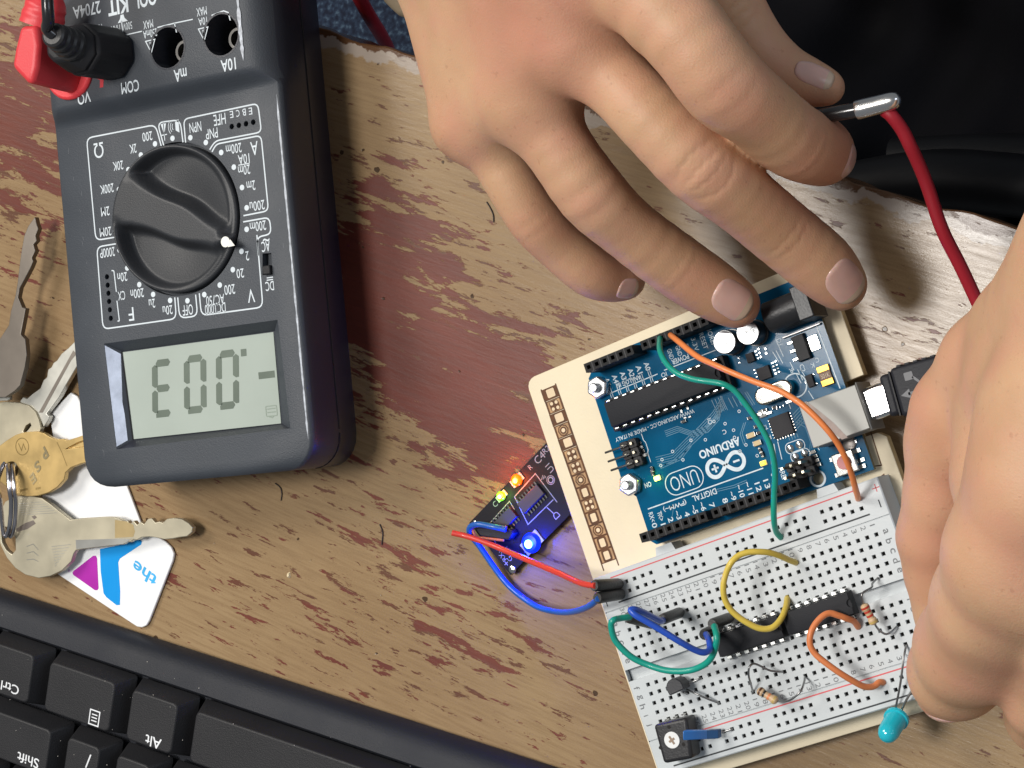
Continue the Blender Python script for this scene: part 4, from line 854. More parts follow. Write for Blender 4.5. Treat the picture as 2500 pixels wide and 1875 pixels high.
P=[tz(x,y,z) for x,y,z in ((590,1158,29),(915,1155,22.5),(1068,1145,20.5),(1075,1262,20.5),(918,1272,22.5),(595,1288,29))]
q=MB(); V=[tuple(p) for p in P]+[(p[0],p[1],p[2]-2.2) for p in P]; q.add(V,[[0,1,4,5],[11,10,7,6],[0,5,11,6],[1,0,6,7],[5,4,10,11],[1,7,10,4]]); q.build('lens',mat('led_blue_plastic',(.035,.22,.66),.35,coat=.3),tl,bevel=.25)
q=MB(); q.add([V[i] for i in (1,2,3,4,7,8,9,10)],[[0,1,2,3],[4,7,6,5],[1,5,6,2],[0,4,5,1],[3,2,6,7]]); q.build('lens_base',mat('led_blue_dark',(.018,.075,.20),.4),tl,bevel=.2)
wire([tz(1068,1200,19.5),tz(1110,1180,18.3),tz(1160,1165,17.6),tz(1210,1150,17.5),tz(1262,1132,17),tz(1264,1132,14.5)],.25).build('leg',MATS['lead_wire'],tl)
# blue round led with long legs
bl=thing('led','clear turquoise round led hanging over the plywood edge on two long legs','led',at(2180,1790,12))
glass=mat('turquoise_plastic',(.02,.60,.74),.14,trans=.25,coat=.5,ior=1.5,var=.04)
c0=at(2181,1750,22);c1=at(2163,1795,10)
P0=at(2190,1752,17); c1=at(2163,1799,24); d=(c1-P0)/np.linalg.norm(c1-P0)
q=MB(); q.tube([P0,P0+d*.9,P0+d*1.0,P0+d*1.2,P0+d*6.0,P0+d*7.6,P0+d*8.5,P0+d*8.8],[3.2,3.2,2.8,2.75,2.7,2.2,1.3,.3],26,1); q.build('lens',glass,bl,smooth=50)
q=MB(); q.tube([P0+d*1.6,P0+d*4.6],[.9,1.3],10,1); q.build('reflector_cup',mat('cup',(.05,.30,.36),.4,.5),bl)
for P in ([(2213,1574,14.5),(2212,1577,17.5),(2206,1610,20),(2198,1670,20),(2188,1722,18.5),(2185,1745,17.5)],[(2240,1664,20),(2225,1688,20),(2207,1720,19),(2197,1748,17.5)]): 
    q=MB(); q.tube(px(P),.30,6,3); q.build('leg',mat('led_leg',(.30,.29,.28),.35,1),bl)
# ================================================================ lit module under the plate
md=thing('wireless_module','small dark circuit module with lit orange, green and blue lamps, half under the plywood','circuit board',at(1260,1260,1))
A_=at(1145,1277,2.6);B_=at(1246,1404,2.6); mang=math.degrees(math.atan2((A_-B_)[1],(A_-B_)[0])); mid=(A_+B_)/2
KF=Fr(B_[0],B_[1],mang-90)      # y from B to A, x away under the plate
wdt=np.linalg.norm(A_[:2]-B_[:2])
sgx=1
q=MB(); q.box(KF,0,43,0,wdt,1.0,2.6); q.build('module_panel',mat('pcb_midnight',(.006,.005,.011),.45,coat=.0,spec=.2,var=.15),md,bevel=.1)
def mk(px_,py_,h=2.7): return KF.inv(*at(px_,py_,h)[:2])
Y4=lambda x,y:(1100+.22604*x,1050+.22604*y)
def mlamp(px_,py_,rgb,es,name,energy,sz=1.15,hz=3.4,core=(1,1,1)):
    x,y=mk(px_,py_,3); q=MB(); q.box(KF,x-sz-.5,x+sz+.5,y-sz*.7,y+sz*.7,2.6,3.0); q.build('lamp_base',mat('lamp_base',(.4,.4,.4),.4),md)
    q=MB(); X,Y=KF.p(x,y); q.revolve(X,Y,[(sz,2.9),(sz*1.02,3.3),(sz*.75,hz+.35),(sz*.1,hz+.55)],20); q.build('lamp',mat(name,tuple(min(1,c) for c in rgb),.3,emit=rgb,es=es),md)
    q=MB(); q.revolve(X-.1*sz,Y-.1*sz,[(sz*.45,hz+.3),(sz*.40,hz+.62),(sz*.2,hz+.8),(sz*.05,hz+.85)],16); q.build('lamp_core',mat(name+'_core',core,.3,emit=core,es=7),md)
    l=bpy.data.lights.new(name,'POINT'); l.energy=energy; l.color=rgb; l.shadow_soft_size=.0012; o=bpy.data.objects.new('module_lamp_light',l); C.objects.link(o); o.location=(X*.001,Y*.001,.0062)
mlamp(1262,1172,(1,.10,.0),2.2,'lamp_orange',.007,1.7,core=(1,.55,.08)); mlamp(1224,1211,(.28,1,.01),.9,'lamp_green',.0016,1.35,core=(.75,1,.25)); mlamp(1298,1325,(.0,.015,1),2.2,'lamp_blue',.045,2.9,4.0,core=(.25,.75,1))
def soic(cxp,cyp,l_,w_,n_,nm):
    x,y=mk(cxp,cyp,3); q=MB(); q.box(KF,x-w_/2,x+w_/2,y-l_/2,y+l_/2,2.65,4.2,.12,.12); return q,x,y
for (c_,rowlen,nn) in ((Y4(885,740),0,9),(Y4(592,985),0,8)):
    a_=np.array(mk(*c_)); 
    # long axis of these chips runs along +x (towards the plate)
    q=MB(); q.box(KF,a_[0]-4.4,a_[0]+4.4,a_[1]-1.9,a_[1]+1.9,2.65,4.0,.1,.1); o=q.build('module_chip',mat('chip_indigo',(.030,.028,.045),.4),md,bevel=.12)
    q=MB()
    for i in range(8):
        for s_ in (-1,1): x=a_[0]-3.8+1.08*i; q.box(KF,x-.22,x+.22,min(a_[1]+s_*1.9,a_[1]+s_*3.0),max(a_[1]+s_*1.9,a_[1]+s_*3.0),2.62,3.1)
    q.build('chip_leads',tin,o)
T=MB(); zm=2.64; silk2=mat('silk_dim',(.27,.27,.34),.6)
for P in ([Y4(690,720),Y4(915,470),Y4(1150,780)],[Y4(690,720),Y4(835,1020),Y4(1110,750)],[Y4(410,1020),Y4(635,770),Y4(690,860)],[Y4(1040,835),Y4(1110,900)]): T.line([mk(*p) for p in P],.28,zm,KF)
def mtext(s,x,y,h,rot): X,Y=mk(*Y4(x,y)); T.text(s,X,Y,h,None,rot,zm,KF)
for s,x,y,h,r in (('C',480,800,1.6,0),('R',860,400,1.4,0),('U1',1070,410,1.8,90),('JP',1000,520,1.6,-60),('D',1140,920,2.0,90),('C4',960,300,2.2,0),('R2',1030,210,1.6,0),('VCC',500,1260,1.3,90),('RX',560,1370,1.4,90),('TX',620,1300,1.3,90),('G',640,1390,1.5,90),('+',600,1440,1.4,0)): mtext(s,x,y,h,r)
x,y=mk(*Y4(1080,540)); T.ringz(x,y,zm,.6,.95,18,KF); T.ringz(x,y,zm,1.15,1.35,18,KF)
T.build('module_lettering',silk2,md)
q=MB(); x,y=mk(*Y4(665,1505)); q.revolve(*KF.p(x,y),[(1.2,2.6),(1.0,2.9),(.3,3.1)],16); x,y=mk(*Y4(270,1015)); q.revolve(*KF.p(x,y),[(1.0,2.6),(.9,2.9),(.3,3.1)],16); q.build('solder_joint',sol,md)
# connector block, with orange lamp glow put into the colour of a tube
q=MB(); P=[at(1110+.1507*x,1230+.1507*y,5.6)[:2] for x,y in ((330,400),(400,375),(920,410),(960,480),(880,590),(420,530))]; q.prism(P,2.7,5.8); q.build('plug_block',black,md,bevel=.4)
q=MB(); q.tube([at(1110+.1507*x,1230+.1507*y,z) for x,y,z in ((850,385,5.5),(600,365,6.2),(380,345,6.4),(300,370,6.2),(290,420,6.2),(350,530,6.2),(500,560,6.2),(800,590,5.4))],.42,8,4); q.build('plug_glow',mat('glow_orange_red',(.62,.16,.05),.4),md)
# ================================================================ usb cable
uc=thing('usb_cable','black usb cable whose silver plug goes into the controller board','cable',at(2130,985,17))
PF=Fr(*AF.p(-6,38),math.degrees(AF.a)+180)   # x away from socket (to the right)
def uz(x,y,z): return at(1700+.27125*x,650+.27125*y,z)
q=MB(); q.box(PF,.2,9.0,-4.2,4.2,13.2,21.4); o=q.build('plug_shell',mat('plug_shell',(.72,.72,.72),.13,1,var=.08),uc,bevel=1.0,seg=2)
a0=uz(1655,1165,17.5); ax=np.array([uz(2212,860,22)[0]-uz(1650,1120,18)[0],uz(2212,860,22)[1]-uz(1650,1120,18)[1]]); 
cA=(uz(1620,1030,21)+uz(1760,1320,21))/2; cB=(at(2300,850,26)+at(2360,985,26))/2
dir_=(cB-cA)[:2]; dir_/=np.linalg.norm(dir_); UF=Fr(cA[0],cA[1],math.degrees(math.atan2(dir_[1],dir_[0])))
ub=mat('cable_shell_black',(.016,.017,.022),.5,spec=.3,bump=.25,bs=2300)
q=MB(); q.box(UF,0,3.2,-5.3,5.3,11.2,21.6); q.box(UF,3.2,34,-6.2,6.2,10.6,22.2); o=q.build('plug_grip',ub,uc,bevel=1.1,seg=3)
q=MB(); q.box(UF,2.9,3.3,-5.6,5.6,21.3,22.24); q.build('grip_groove',black,o)
q=MB()
for i in range(7): q.box(UF,5+2.2*i,6.1+2.2*i,6.1,6.6,12,21.2); q.box(UF,5+2.2*i,6.1+2.2*i,-6.6,-6.1,12,21.2)
q.build('grip_ribs',ub,o)
T=MB(); zu2=22.26
T.line([(6.5,-1.0),(20,-1.0)],.7,zu2,UF); T.flat([(4.6,-1.0),(7,-2.2),(7,.2)],zu2,UF); T.ringz(8.8,-3.8,zu2,0,1.1,16,UF); T.line([(8.8,-3.6),(11.0,-3.6),(13.4,-1.0)],.6,zu2,UF); T.line([(11.5,-1),(9.6,1.6),(8.6,2.8)],.6,zu2,UF); T.flat(rrect(6.6,8.8,2.2,4.2,.2,2),zu2,UF); T.ringz(20.2,-1.0,zu2,0,1.7,18,UF)
T.build('trident_symbol',mat('moulded_grey',(.075,.078,.088),.4),uc)
q=MB(); e=np.array([*UF.p(34,0),16.4]); q.tube([e+np.array([-2*dir_[0],-2*dir_[1],0]),e,e+np.array([8*dir_[0],8*dir_[1],0]),e+np.array([30*dir_[0],30*dir_[1],-6]),e+np.array([60*dir_[0],70*dir_[1],-10])],[4,3.6,2.6,2.3,2.3],16,5); q.build('cable',MATS['cable_black'],uc)
# ================================================================ keys and tag
Z4=lambda x,y:(.22604*x,500+.22604*y)
K6=lambda x,y:(.2712*x,880+.2712*y)
z3=lambda x,y:(k*x,1200+k*y)
def outline(L_,f,h): return [at(*f(x,y),h)[:2] for x,y in L_]
def keyprism(P,z0,z1,tilt=None):
    q=MB(); q.prism(P,z0,z1)
    if tilt:
        (a,za),(b,zb_)=tilt; a=np.array(a);b=np.array(b);d=b-a;L2=d@d
        def sh(x,y): return za+(zb_-za)*(((x-a[0])*d[0]+(y-a[1])*d[1])/L2)
        q.v=[(x,y,z+sh(x,y)) for x,y,z in q.v]
    return q
nick=mat('key_nickel',(.50,.455,.34),.42,.65,var=.10,vs=90,bump=.06,bs=300); dull=mat('key_dull',(.19,.165,.14),.42,.7,var=.10,vs=60,bump=.06,bs=300)
brass=mat('key_brass',(.58,.41,.17),.40,.75,var=.10,vs=140,bump=.06,bs=300); silv=mat('key_silver',(.62,.61,.55),.38,.65,var=.08,vs=150,bump=.05,bs=300)
G='keys on the ring'
# dull key at the left edge
P=outline([(380,130),(310,230),(270,330),(245,480),(228,620),(205,850),(185,980),(140,1150),(120,1300),(25,1450),(-60,1600),(-180,1900),(-160,2080),(100,2080),(200,2010),(255,1950),(300,1760),(318,1620),(300,1450),(250,1400),(300,1120),(262,1110),(215,1000),(232,900),(290,790),(345,680),(372,610),(355,575),(392,500),(368,430),(405,390),(390,335),(420,260),(398,200)],Z4,9)
t=thing('key','dull grey key with a long wavy blade at the far left, beside the meter',  'key',(*P[0],8),G)
a_=at(*Z4(380,130),9)[:2]; b_=at(*Z4(100,2000),9)[:2]
q=keyprism(P,7.2,9.2,((a_,0),(b_,1.5))); q.build('key_blade',dull,t,bevel=.22)
# silver key with a groove
t=thing('key','bright silver key with a grooved blade running under the meter','key',(*at(*K6(480,300),4)[:2],3),G)
P=outline([(800,-190),(760,-200),(680,-170),(620,-110),(560,-60),(520,0),(490,20),(470,60),(440,80),(430,150),(400,175),(370,250),(300,300),(250,345),(215,330),(185,370),(215,395),(290,440),(345,480),(385,560),(400,600),(440,540),(450,500),(425,480),(540,330),(600,220),(730,0)],K6,4)
keyprism(P,2.4,4.4).build('key_blade',silv,t,bevel=.2)
q=MB(); q.prism(outline([(640,0),(690,-60),(660,-90),(350,470),(385,470)],K6,4.4),4.42,4.46); q.build('blade_groove',mat('groove_grey',(.26,.23,.20),.4,1),t)
# nickel bow with slot
t=thing('key','pale nickel key head with a slot, behind the brass key','key',(*at(*K6(150,500),5)[:2],3),G)
P=outline([(-120,420),(-40,385),(40,370),(180,380),(260,405),(320,460),(350,530),(370,610),(300,800),(100,1000),(-60,1060),(-160,1000)],K6,5.2)
o=keyprism(P,3.4,5.3).build('key_head',nick,t); c=MB(); c.prism(outline([(205,640),(235,585),(270,562),(280,585),(255,620),(225,655)],K6,5.3),2,8); cut(o,[c])
m_=o.modifiers.new('b','BEVEL'); m_.width=.0002; m_.segments=2; m_.limit_method='ANGLE'
q=MB(); q.prism(outline([(-60,310),(60,305),(85,320),(85,350),(60,362),(-60,365)],K6,6),4.5,6.0); q.build('key_rim',silv,t,bevel=.2)
# brass key
t=thing('key','brass key with a round hole and stamped letters, tucked under the meter edge','key',(*at(*K6(250,900),7)[:2],5),G)
P=outline([(-20,780),(60,720),(140,670),(220,645),(330,638),(400,655),(450,690),(510,708),(575,705),(600,722),(700,690),(850,640),(1100,560),(1130,820),(860,900),(730,930),(640,965),(590,1010),(580,1070),(520,1140),(440,1190),(340,1220),(250,1225),(170,1215),(110,1180),(40,1120),(-30,1060),(-60,960)],K6,7)
o=keyprism(P,5.2,7.1).build('key_body',brass,t); c=MB(); X=at(*K6(110,982),7); c.cyl(X[0],X[1],3,10,2.55,n=28); c2=MB(); c2.prism(outline([(600,795),(700,740),(850,690),(1000,650),(1000,720),(850,762),(720,780)],K6,7.1),6.5,8); cut(o,[c,c2])
m_=o.modifiers.new('b','BEVEL'); m_.width=.00022; m_.segments=2; m_.limit_method='ANGLE'
q=MB(); f=Fr(*at(*K6(335,930),7)[:2],0)
for s_,x,y,h in (('P',405,835,3.6),('S',340,955,3.2),('E',300,1062,3.0)):
    X=at(*K6(x,y),7.1); v,ff=textmesh(s_,.02,.2); q.text(s_,X[0],X[1],h,3.1,225,7.22,WF,.03,.2)
q.build('stamped_letters',mat('brass_light',(.74,.60,.34),.3,1),t)
q=MB(); X=at(*K6(200,775),7.1); q.ringz(X[0],X[1],7.14,2.6,2.9,24); q.line([(X[0]-1.6,X[1]+1),(X[0]-.3,X[1]-1.3),(X[0]+.5,X[1]+.9),(X[0]+1.5,X[1]-1)],.3,7.14); q.line([at(*K6(x,y),7)[:2] for x,y in ((515,735),(560,830),(605,950))],.25,7.14)
for i in range(9): X=at(*K6(190+11*i if i<6 else 330+16*(i-6),1172-3*i),7); q.flat([(X[0]-.3,X[1]-.4),(X[0]+.3,X[1]-.3),(X[0]+.2,X[1]+.4),(X[0]-.3,X[1]+.3)],7.14)
q.build('engraving',mat('brass_dark',(.36,.25,.10),.4,1),t)
# lower key with long cut blade
t=thing('key','worn nickel key lying across the white tag, its toothed blade pointing right','key',(*at(150,1300,5)[:2],4),G)
P=outline([(0,120),(30,60),(90,28),(180,25),(250,40),(300,75),(350,115),(400,155),(420,170),(470,162),(640,152),(690,155),(728,170),(745,190),(762,172),(780,196),(800,174),(820,200),(842,180),(862,196),(885,164),(908,160),(930,186),(955,180),(975,188),(1000,164),(1040,158),(1090,165),(1130,190),(1153,215),(1150,245),(1120,270),(1075,275),(1040,282),(985,288),(950,280),(900,272),(850,275),(820,292),(800,288),(780,305),(760,298),(740,318),(700,322),(500,345),(455,352),(440,372),(425,420),(370,475),(300,508),(230,520),(150,500),(90,460),(40,400),(5,330),(-30,230)],z3,6)
o=keyprism(P,4.0,5.9).build('key_body',nick,t); c=MB(); c.prism(outline([(5,250),(25,210),(65,225),(90,280),(92,350),(70,378),(35,350),(10,305)],z3,6),2,9); cut(o,[c])
m_=o.modifiers.new('b','BEVEL'); m_.width=.00022; m_.segments=2; m_.limit_method='ANGLE'
q=MB(); q.prism(outline([(455,290),(700,283),(790,284),(740,314),(700,318),(500,341),(458,345)],z3,5.9),5.92,5.97); q.build('blade_step',mat('key_light',(.72,.70,.64),.3,1),t)
q=MB(); q.flat(outline([(95,225),(150,190),(200,172),(215,192),(165,225),(105,242)],z3,5.9),5.95); q.flat(outline([(190,150),(210,142),(222,155),(205,168)],z3,5.9),5.95); q.build('head_stain',mat('stain',(.20,.17,.15),.5,.8),t)
q=MB()
for i in range(6): q.line(outline([(95+8*i,75+13*i),(255+18*i,62+13*i)],z3,5.9),.16,5.95)
for i in range(8): q.line(outline([(310+3*i,330+17*i),(425-12*i,318+17*i)],z3,5.9),.16,5.95)
for i in range(3): q.line(outline([(160,330+40*i),(200,315+45*i),(230,350+35*i)],z3,5.9),.2,5.95)
q.build('machined_lines',MATS['key_light'],t)
q=MB(); q.prism(outline([(690,170),(760,180),(800,200),(810,240),(800,272),(690,278)],z3,5.9),5.91,5.93); q.build('brassy_wear',mat('brass_wear',(.60,.46,.24),.36,1),t)
# ring
q=MB(); P=[at(*K6(x,y),z) for x,y,z in ((70,940,9),(75,1000,11),(80,1080,12),(88,1180,12),(100,1260,11),(98,1380,10),(85,1500,9.5),(60,1580,8.5),(35,1560,8.5),(20,1460,9),(12,1350,10),(0,1250,11),(-20,1150,11.5),(-10,1050,11),(20,960,9.5),(48,920,8.6))]
q.tube(P,.75,10,5); q.tube([p+np.array([1.2,-.2,-.9]) for p in P[:9]],.7,10,5)
single(q,'key_ring',mat('ring_steel',(.50,.48,.50),.2,1,var=.1),'thin steel split ring threaded through the brass and nickel keys','key ring')
# white membership tag
wt=mat('white_plastic',(.86,.87,.88),.22,var=.01,coat=.3)
t=thing('key_tag','white plastic key tag with a blue and purple Y logo, lying under the keys','tag',(*at(300,1400,1)[:2],.2))
P=[at(x,y,1.3)[:2] for x,y in ((90,1075),(150,1058),(190,1085),(300,1160),(345,1235),(385,1310),(398,1316),(412,1325),(421,1338),(424,1352),(421,1368),(362,1518),(356,1528),(346,1532),(334,1529),(320,1520),(140,1404),(120,1380),(60,1200))]
P=[at(x,y,1.3)[:2] for x,y in ((110,1120),(150,1068),(200,1095),(300,1162),(352,1300),(385,1312),(403,1322),(417,1336),(424,1352),(421,1369),(364,1515),(357,1527),(346,1532),(334,1530),(320,1521),(140,1402),(95,1300))]
q=MB(); q.prism(P,.3,1.3); q.build('tag_panel',wt,t,bevel=.25)
bl_=mat('logo_blue',(.0,.28,.72),.35,var=.02); 
q=MB(); q.flat(outline([(600,345),(700,325),(840,285),(852,300),(848,318),(720,402),(710,425),(722,600),(720,680),(700,682),(640,635),(622,610),(605,480)],z3,1.3),1.36); q.build('logo_blue_part',bl_,t)
q=MB(); q.flat(outline([(440,478),(560,385),(575,385),(583,400),(592,580),(585,592),(570,592),(440,500),(435,488)],z3,1.3),1.36); q.build('logo_purple_part',mat('logo_purple',(.42,.02,.38),.35,var=.15,vs=60),t)
q=MB(); a=at(*z3(935,545),1.3);b=at(*z3(800,440),1.3); q.text('the',(a[0]+b[0])/2,(a[1]+b[1])/2,4.0,np.linalg.norm((b-a)[:2])*1.02,math.degrees(math.atan2(b[1]-a[1],b[0]-a[0])),1.36,WF,.02); q.build('tag_lettering',mat('print_sky',(.05,.42,.80),.4),t)
q=MB(); X=at(*z3(415,475),1.3); q.disc(X[0],X[1],1.36,.5,12); q.build('small_mark',mat('faint_purple',(.55,.40,.62),.4),t)
P=[at(x,y,1.6)[:2] for x,y in ((120,1010),(150,980),(172,958),(188,968),(203,995),(212,1030),(215,1075),(180,1085),(130,1075))]
q=MB(); q.prism(P,.3,1.6); single(q,'key_tag',wt,'blank white rounded tag showing between the silver and brass keys','tag',bevel=.35,seg=3)
P=[at(x,y,1)[:2] for x,y in ((198,972),(212,972),(222,1000),(232,1040),(214,1062),(206,1010))]
q=MB(); q.prism(P,.3,1.8); single(q,'key_fob',mat('fob_grey',(.20,.19,.19),.5),'sliver of a grey fob between the white tag and the meter','fob')
# ================================================================ keyboard
KB=Fr(-173.508,-98.607,-10.49)
kt=thing('keyboard','black keyboard seen upside down with a wide smooth front edge, lower left corner','keyboard',(*KB.p(40,-40),0))
kp=mat('keyboard_black',(.016,.018,.024),.5,spec=.25,bump=.3,bs=2400,var=.06); kc=mat('keycap_black',(.016,.016,.018),.5,spec=.4,bump=.35,bs=2600,var=.06)
q=MB(); X0,X1=-130,330
prof=[(11.0,0),(11.6,2.5),(10.6,6.0),(9.0,8.0),(6,9.2),(1.9,10.2),(1.2,9.6),(1.0,6.0),(-130,8.0),(-130,0)]
R_=[[(*KB.p(x,y),z) for y,z in prof] for x in (X0,X0+1,X1)]
q.loft(R_); q.build('keyboard_frame',kp,kt,smooth=50)
def key(x0,x1,y0,y1,zb,zt,lab=None,lh=3,lw=None,lx=.5,ly=.5):
    q=MB(); q.prism(rrect(x0+.5,x1-.5,y0+.5,y1-.5,.8,2),zb,zt,rrect(x0+3.1,x1-3.6,y0+1.9,y1-2.9,1.6,2),KB)
    o=q.build('keycap',kc,kt,bevel=.45,seg=3)
    if lab:
        T=MB(); X=x0+(x1-x0)*lx; Y=y0+(y1-y0)*ly
        if lab=='menu':
            T.line([(X-1.9,Y-2.3),(X+1.9,Y-2.3),(X+1.9,Y+2.3),(X-1.9,Y+2.3)],.4,zt+.05,KB,True)
            for d in (-1.0,0,1.0): T.line([(X-1.1,Y+d),(X+1.1,Y+d)],.35,zt+.05,KB)
        else: T.text(lab,X,Y,lh,lw,180,zt+.05,KB,.008)
        T.build('keycap_lettering',mat('legend_white',(.72,.74,.76),.55),o)
    return o
def lk(px_,py_,h): x,y,_=at(*z3(px_,py_),h); return KB.inv(x,y)
def keyat(x0,x1,y0,y1,zb,zt,lab,pt,lh,lw):
    X,Y=lk(*pt,zt); key(x0,x1,y0,y1,zb,zt,lab,lh,lw,(X-x0)/(x1-x0),(Y-y0)/(y1-y0))
keyat(-25,-.2,-19.6,.9,8,15.5,'Ctrl',(60,1178),3.1,7.6); keyat(.3,33.4,-19.6,.9,8,15.5,'menu',(566,1358),3,None); keyat(33.9,58.2,-19.6,.9,8,15.5,'Alt',(920,1503),3.3,6.2)
key(58.8,178,-19.6,.9,8,15.5); key(-60,-25.5,-19.6,.9,8,15.5)
keyat(-30,12.2,-39.6,-20.2,9,17,'Shift',(168,1612),3.2,9.0); keyat(12.8,32.3,-39.6,-20.2,9,17,'/',(530,1618),4.6,1.8)
for i in range(7): key(32.9+19.6*i,52.2+19.6*i,-39.6,-20.2,9,17)
for i in range(11): key(-50+19.6*i,-31+19.6*i,-59.6,-40.2,9.5,18)
# ================================================================ hands
def sdf_cone(P,a,b,r1,r2):
    a=np.array(a,np.float32);b=np.array(b,np.float32); ba=b-a; l2=float(ba@ba); pa=P-a; t=np.clip((pa@ba)/l2,0,1); d=np.sqrt(((pa-t[...,None]*ba)**2).sum(-1)); return d-(r1+(r2-r1)*t)
def smin(a,b,k_): h=np.clip(.5+.5*(b-a)/k_,0,1); return b*(1-h)+a*h-k_*h*(1-h)
def surface_nets(v,org,h):
    s=v<0; n=np.array(v.shape); m=n-1; acc=np.zeros((*m,3),np.float32); cnt=np.zeros(m,np.float32)
    for ax in range(3):
        o1,o2=[i for i in range(3) if i!=ax]
        for b in (0,1):
            for c in (0,1):
                s0=[None]*3; s1=[None]*3
                s0[ax]=slice(0,m[ax]); s1[ax]=slice(1,m[ax]+1)
                for o_,w in ((o1,b),(o2,c)): s0[o_]=s1[o_]=slice(w,w+m[o_])
                A=v[tuple(s0)];B=v[tuple(s1)]; cr=s[tuple(s0)]!=s[tuple(s1)]; idx=np.nonzero(cr); a_=A[idx];b_=B[idx]; t=a_/(a_-b_)
                p=np.zeros((len(t),3),np.float32); p[:,ax]=t; p[:,o1]=b; p[:,o2]=c; acc[idx]+=p; cnt[idx]+=1
    mask=cnt>0; ids=-np.ones(m,np.int64); I=np.array(np.nonzero(mask)).T; ids[mask]=np.arange(len(I)); V=(I+acc[mask]/cnt[mask][:,None])*h+org
    F=[]
    for ax in range(3):
        o1,o2=[(1,2),(2,0),(0,1)][ax]
        s0=[slice(1,m[i]) for i in range(3)]; s1=list(s0); s0[ax]=slice(0,m[ax]); s1[ax]=slice(1,m[ax]+1)
        A=s[tuple(s0)];B=s[tuple(s1)]; cr=np.array(np.nonzero(A!=B)).T; ins=A[tuple(cr.T)]
        base=cr.copy(); 
        for i in range(3):
            if i!=ax: base[:,i]+=1
        def g(d1,d2): q=base.copy(); q[:,o1]-=d1; q[:,o2]-=d2; return ids[tuple(q.T)]
        Q=np.stack([g(1,1),g(0,1),g(0,0),g(1,0)],1); Q[~ins]=Q[~ins][:,::-1]; F.append(Q)
    return V,np.concatenate(F)
def grid_sdf(palm,fingers,kp_,kf,h,extra=None):
    allp=[p for p in palm]+[p for f in fingers for p in f]; pts=np.array([q for p in allp for q in (p[0],p[1])]); rr=max(max(p[2],p[3]) for p in allp)
    lo=pts.min(0)-rr-3; hi=pts.max(0)+rr+3
    n=np.ceil((hi-lo)/h).astype(int)+1; ax=[(lo[i]+h*np.arange(n[i])).astype(np.float32) for i in range(3)]
    D=np.full(n,30.,np.float32)
    def region(prs,pad):
        q=np.array([x for p in prs for x in (p[0],p[1])]); r=max(max(p[2],p[3]) for p in prs)+pad; a=np.maximum(0,((q.min(0)-r-lo)/h).astype(int)); b=np.minimum(n,((q.max(0)+r-lo)/h).astype(int)+2); return tuple(slice(a[i],b[i]) for i in range(3))
    def ev(prs,sl,kk):
        P=np.stack(np.meshgrid(ax[0][sl[0]],ax[1][sl[1]],ax[2][sl[2]],indexing='ij'),-1); d=None
        for p in prs: e=sdf_cone(P,*p); d=e if d is None else smin(d,e,kk)
        return d
    sl=region(palm,14); D[sl]=np.minimum(D[sl],ev(palm,sl,7.)); base=D.copy()
    FD=np.full(n,30.,np.float32)
    for f in fingers:
        sl=region(f,10); d=ev(f,sl,kf); FD[sl]=smin(FD[sl],d,1.6)
    D=smin(base,FD,kp_)
    return D,lo,h
def skin_material():
    m=bpy.data.materials.new('skin'); m.use_nodes=True; nt=m.node_tree; N=nt.nodes; L=nt.links; b=N['Principled BSDF']; tc=N.new('ShaderNodeTexCoord')
    def noise(s,d=4,r=.55): q=N.new('ShaderNodeTexNoise'); q.inputs['Scale'].default_value=s; q.inputs['Detail'].default_value=d; q.inputs['Roughness'].default_value=r; L.new(tc.outputs['Object'],q.inputs['Vector']); return q.outputs['Fac']
    at_=N.new('ShaderNodeAttribute'); at_.attribute_name='flush'
    def mixc(f,a,b_):
        q=N.new('ShaderNodeMix'); q.data_type='RGBA'; L.new(f,q.inputs[0])
        for i,x in ((6,a),(7,b_)):
            if isinstance(x,tuple): q.inputs[i].default_value=(*x,1)
            else: L.new(x,q.inputs[i])
        return q.outputs[2]
    def mr(x,a,c,lo=0,hi=1): q=N.new('ShaderNodeMapRange'); q.inputs[1].default_value=a;q.inputs[2].default_value=c;q.inputs[3].default_value=lo;q.inputs[4].default_value=hi; L.new(x,q.inputs[0]); return q.outputs[0]
    c=mixc(mr(noise(38),.35,.68),(.50,.295,.170),(.585,.36,.215)); c=mixc(mr(noise(90,3),.42,.66,0,.55),c,(.56,.285,.19)); c=mixc(at_.outputs['Fac'],c,(.52,.215,.150))
    c=mixc(mr(noise(620,2,.5),.66,.74,0,.35),c,(.36,.17,.10))
    L.new(c,b.inputs['Base Color']); b.inputs['Roughness'].default_value=.52; b.inputs['Specular IOR Level'].default_value=.34
    b.inputs['Subsurface Weight'].default_value=.2; b.inputs['Subsurface Radius'].default_value=(1,.35,.18); b.inputs['Subsurface Scale'].default_value=.0028
    v=N.new('ShaderNodeTexVoronoi'); v.inputs['Scale'].default_value=2000; L.new(tc.outputs['Object'],v.inputs['Vector'])
    ad=N.new('ShaderNodeMath'); ad.operation='MULTIPLY_ADD'; L.new(noise(750,4,.6),ad.inputs[0]); ad.inputs[1].default_value=1.3; L.new(v.outputs['Distance'],ad.inputs[2])
    bp=N.new('ShaderNodeBump'); bp.inputs['Strength'].default_value=.26; bp.inputs['Distance'].default_value=.00016; L.new(ad.outputs[0],bp.inputs['Height']); L.new(bp.outputs[0],b.inputs['Normal']); return m
skin=skin_material(); nailm=mat('fingernail',(.76,.43,.37),.32,var=.05,vs=200,coat=.25,sss=.3); nailt=mat('nail_tip',(.60,.46,.34),.35,var=.05)
def J(x,y,z): return at(x,y,z)
person=thing('person','person in dark clothes whose two bare hands hold down the circuit boards','person',(SX-200,120,0))
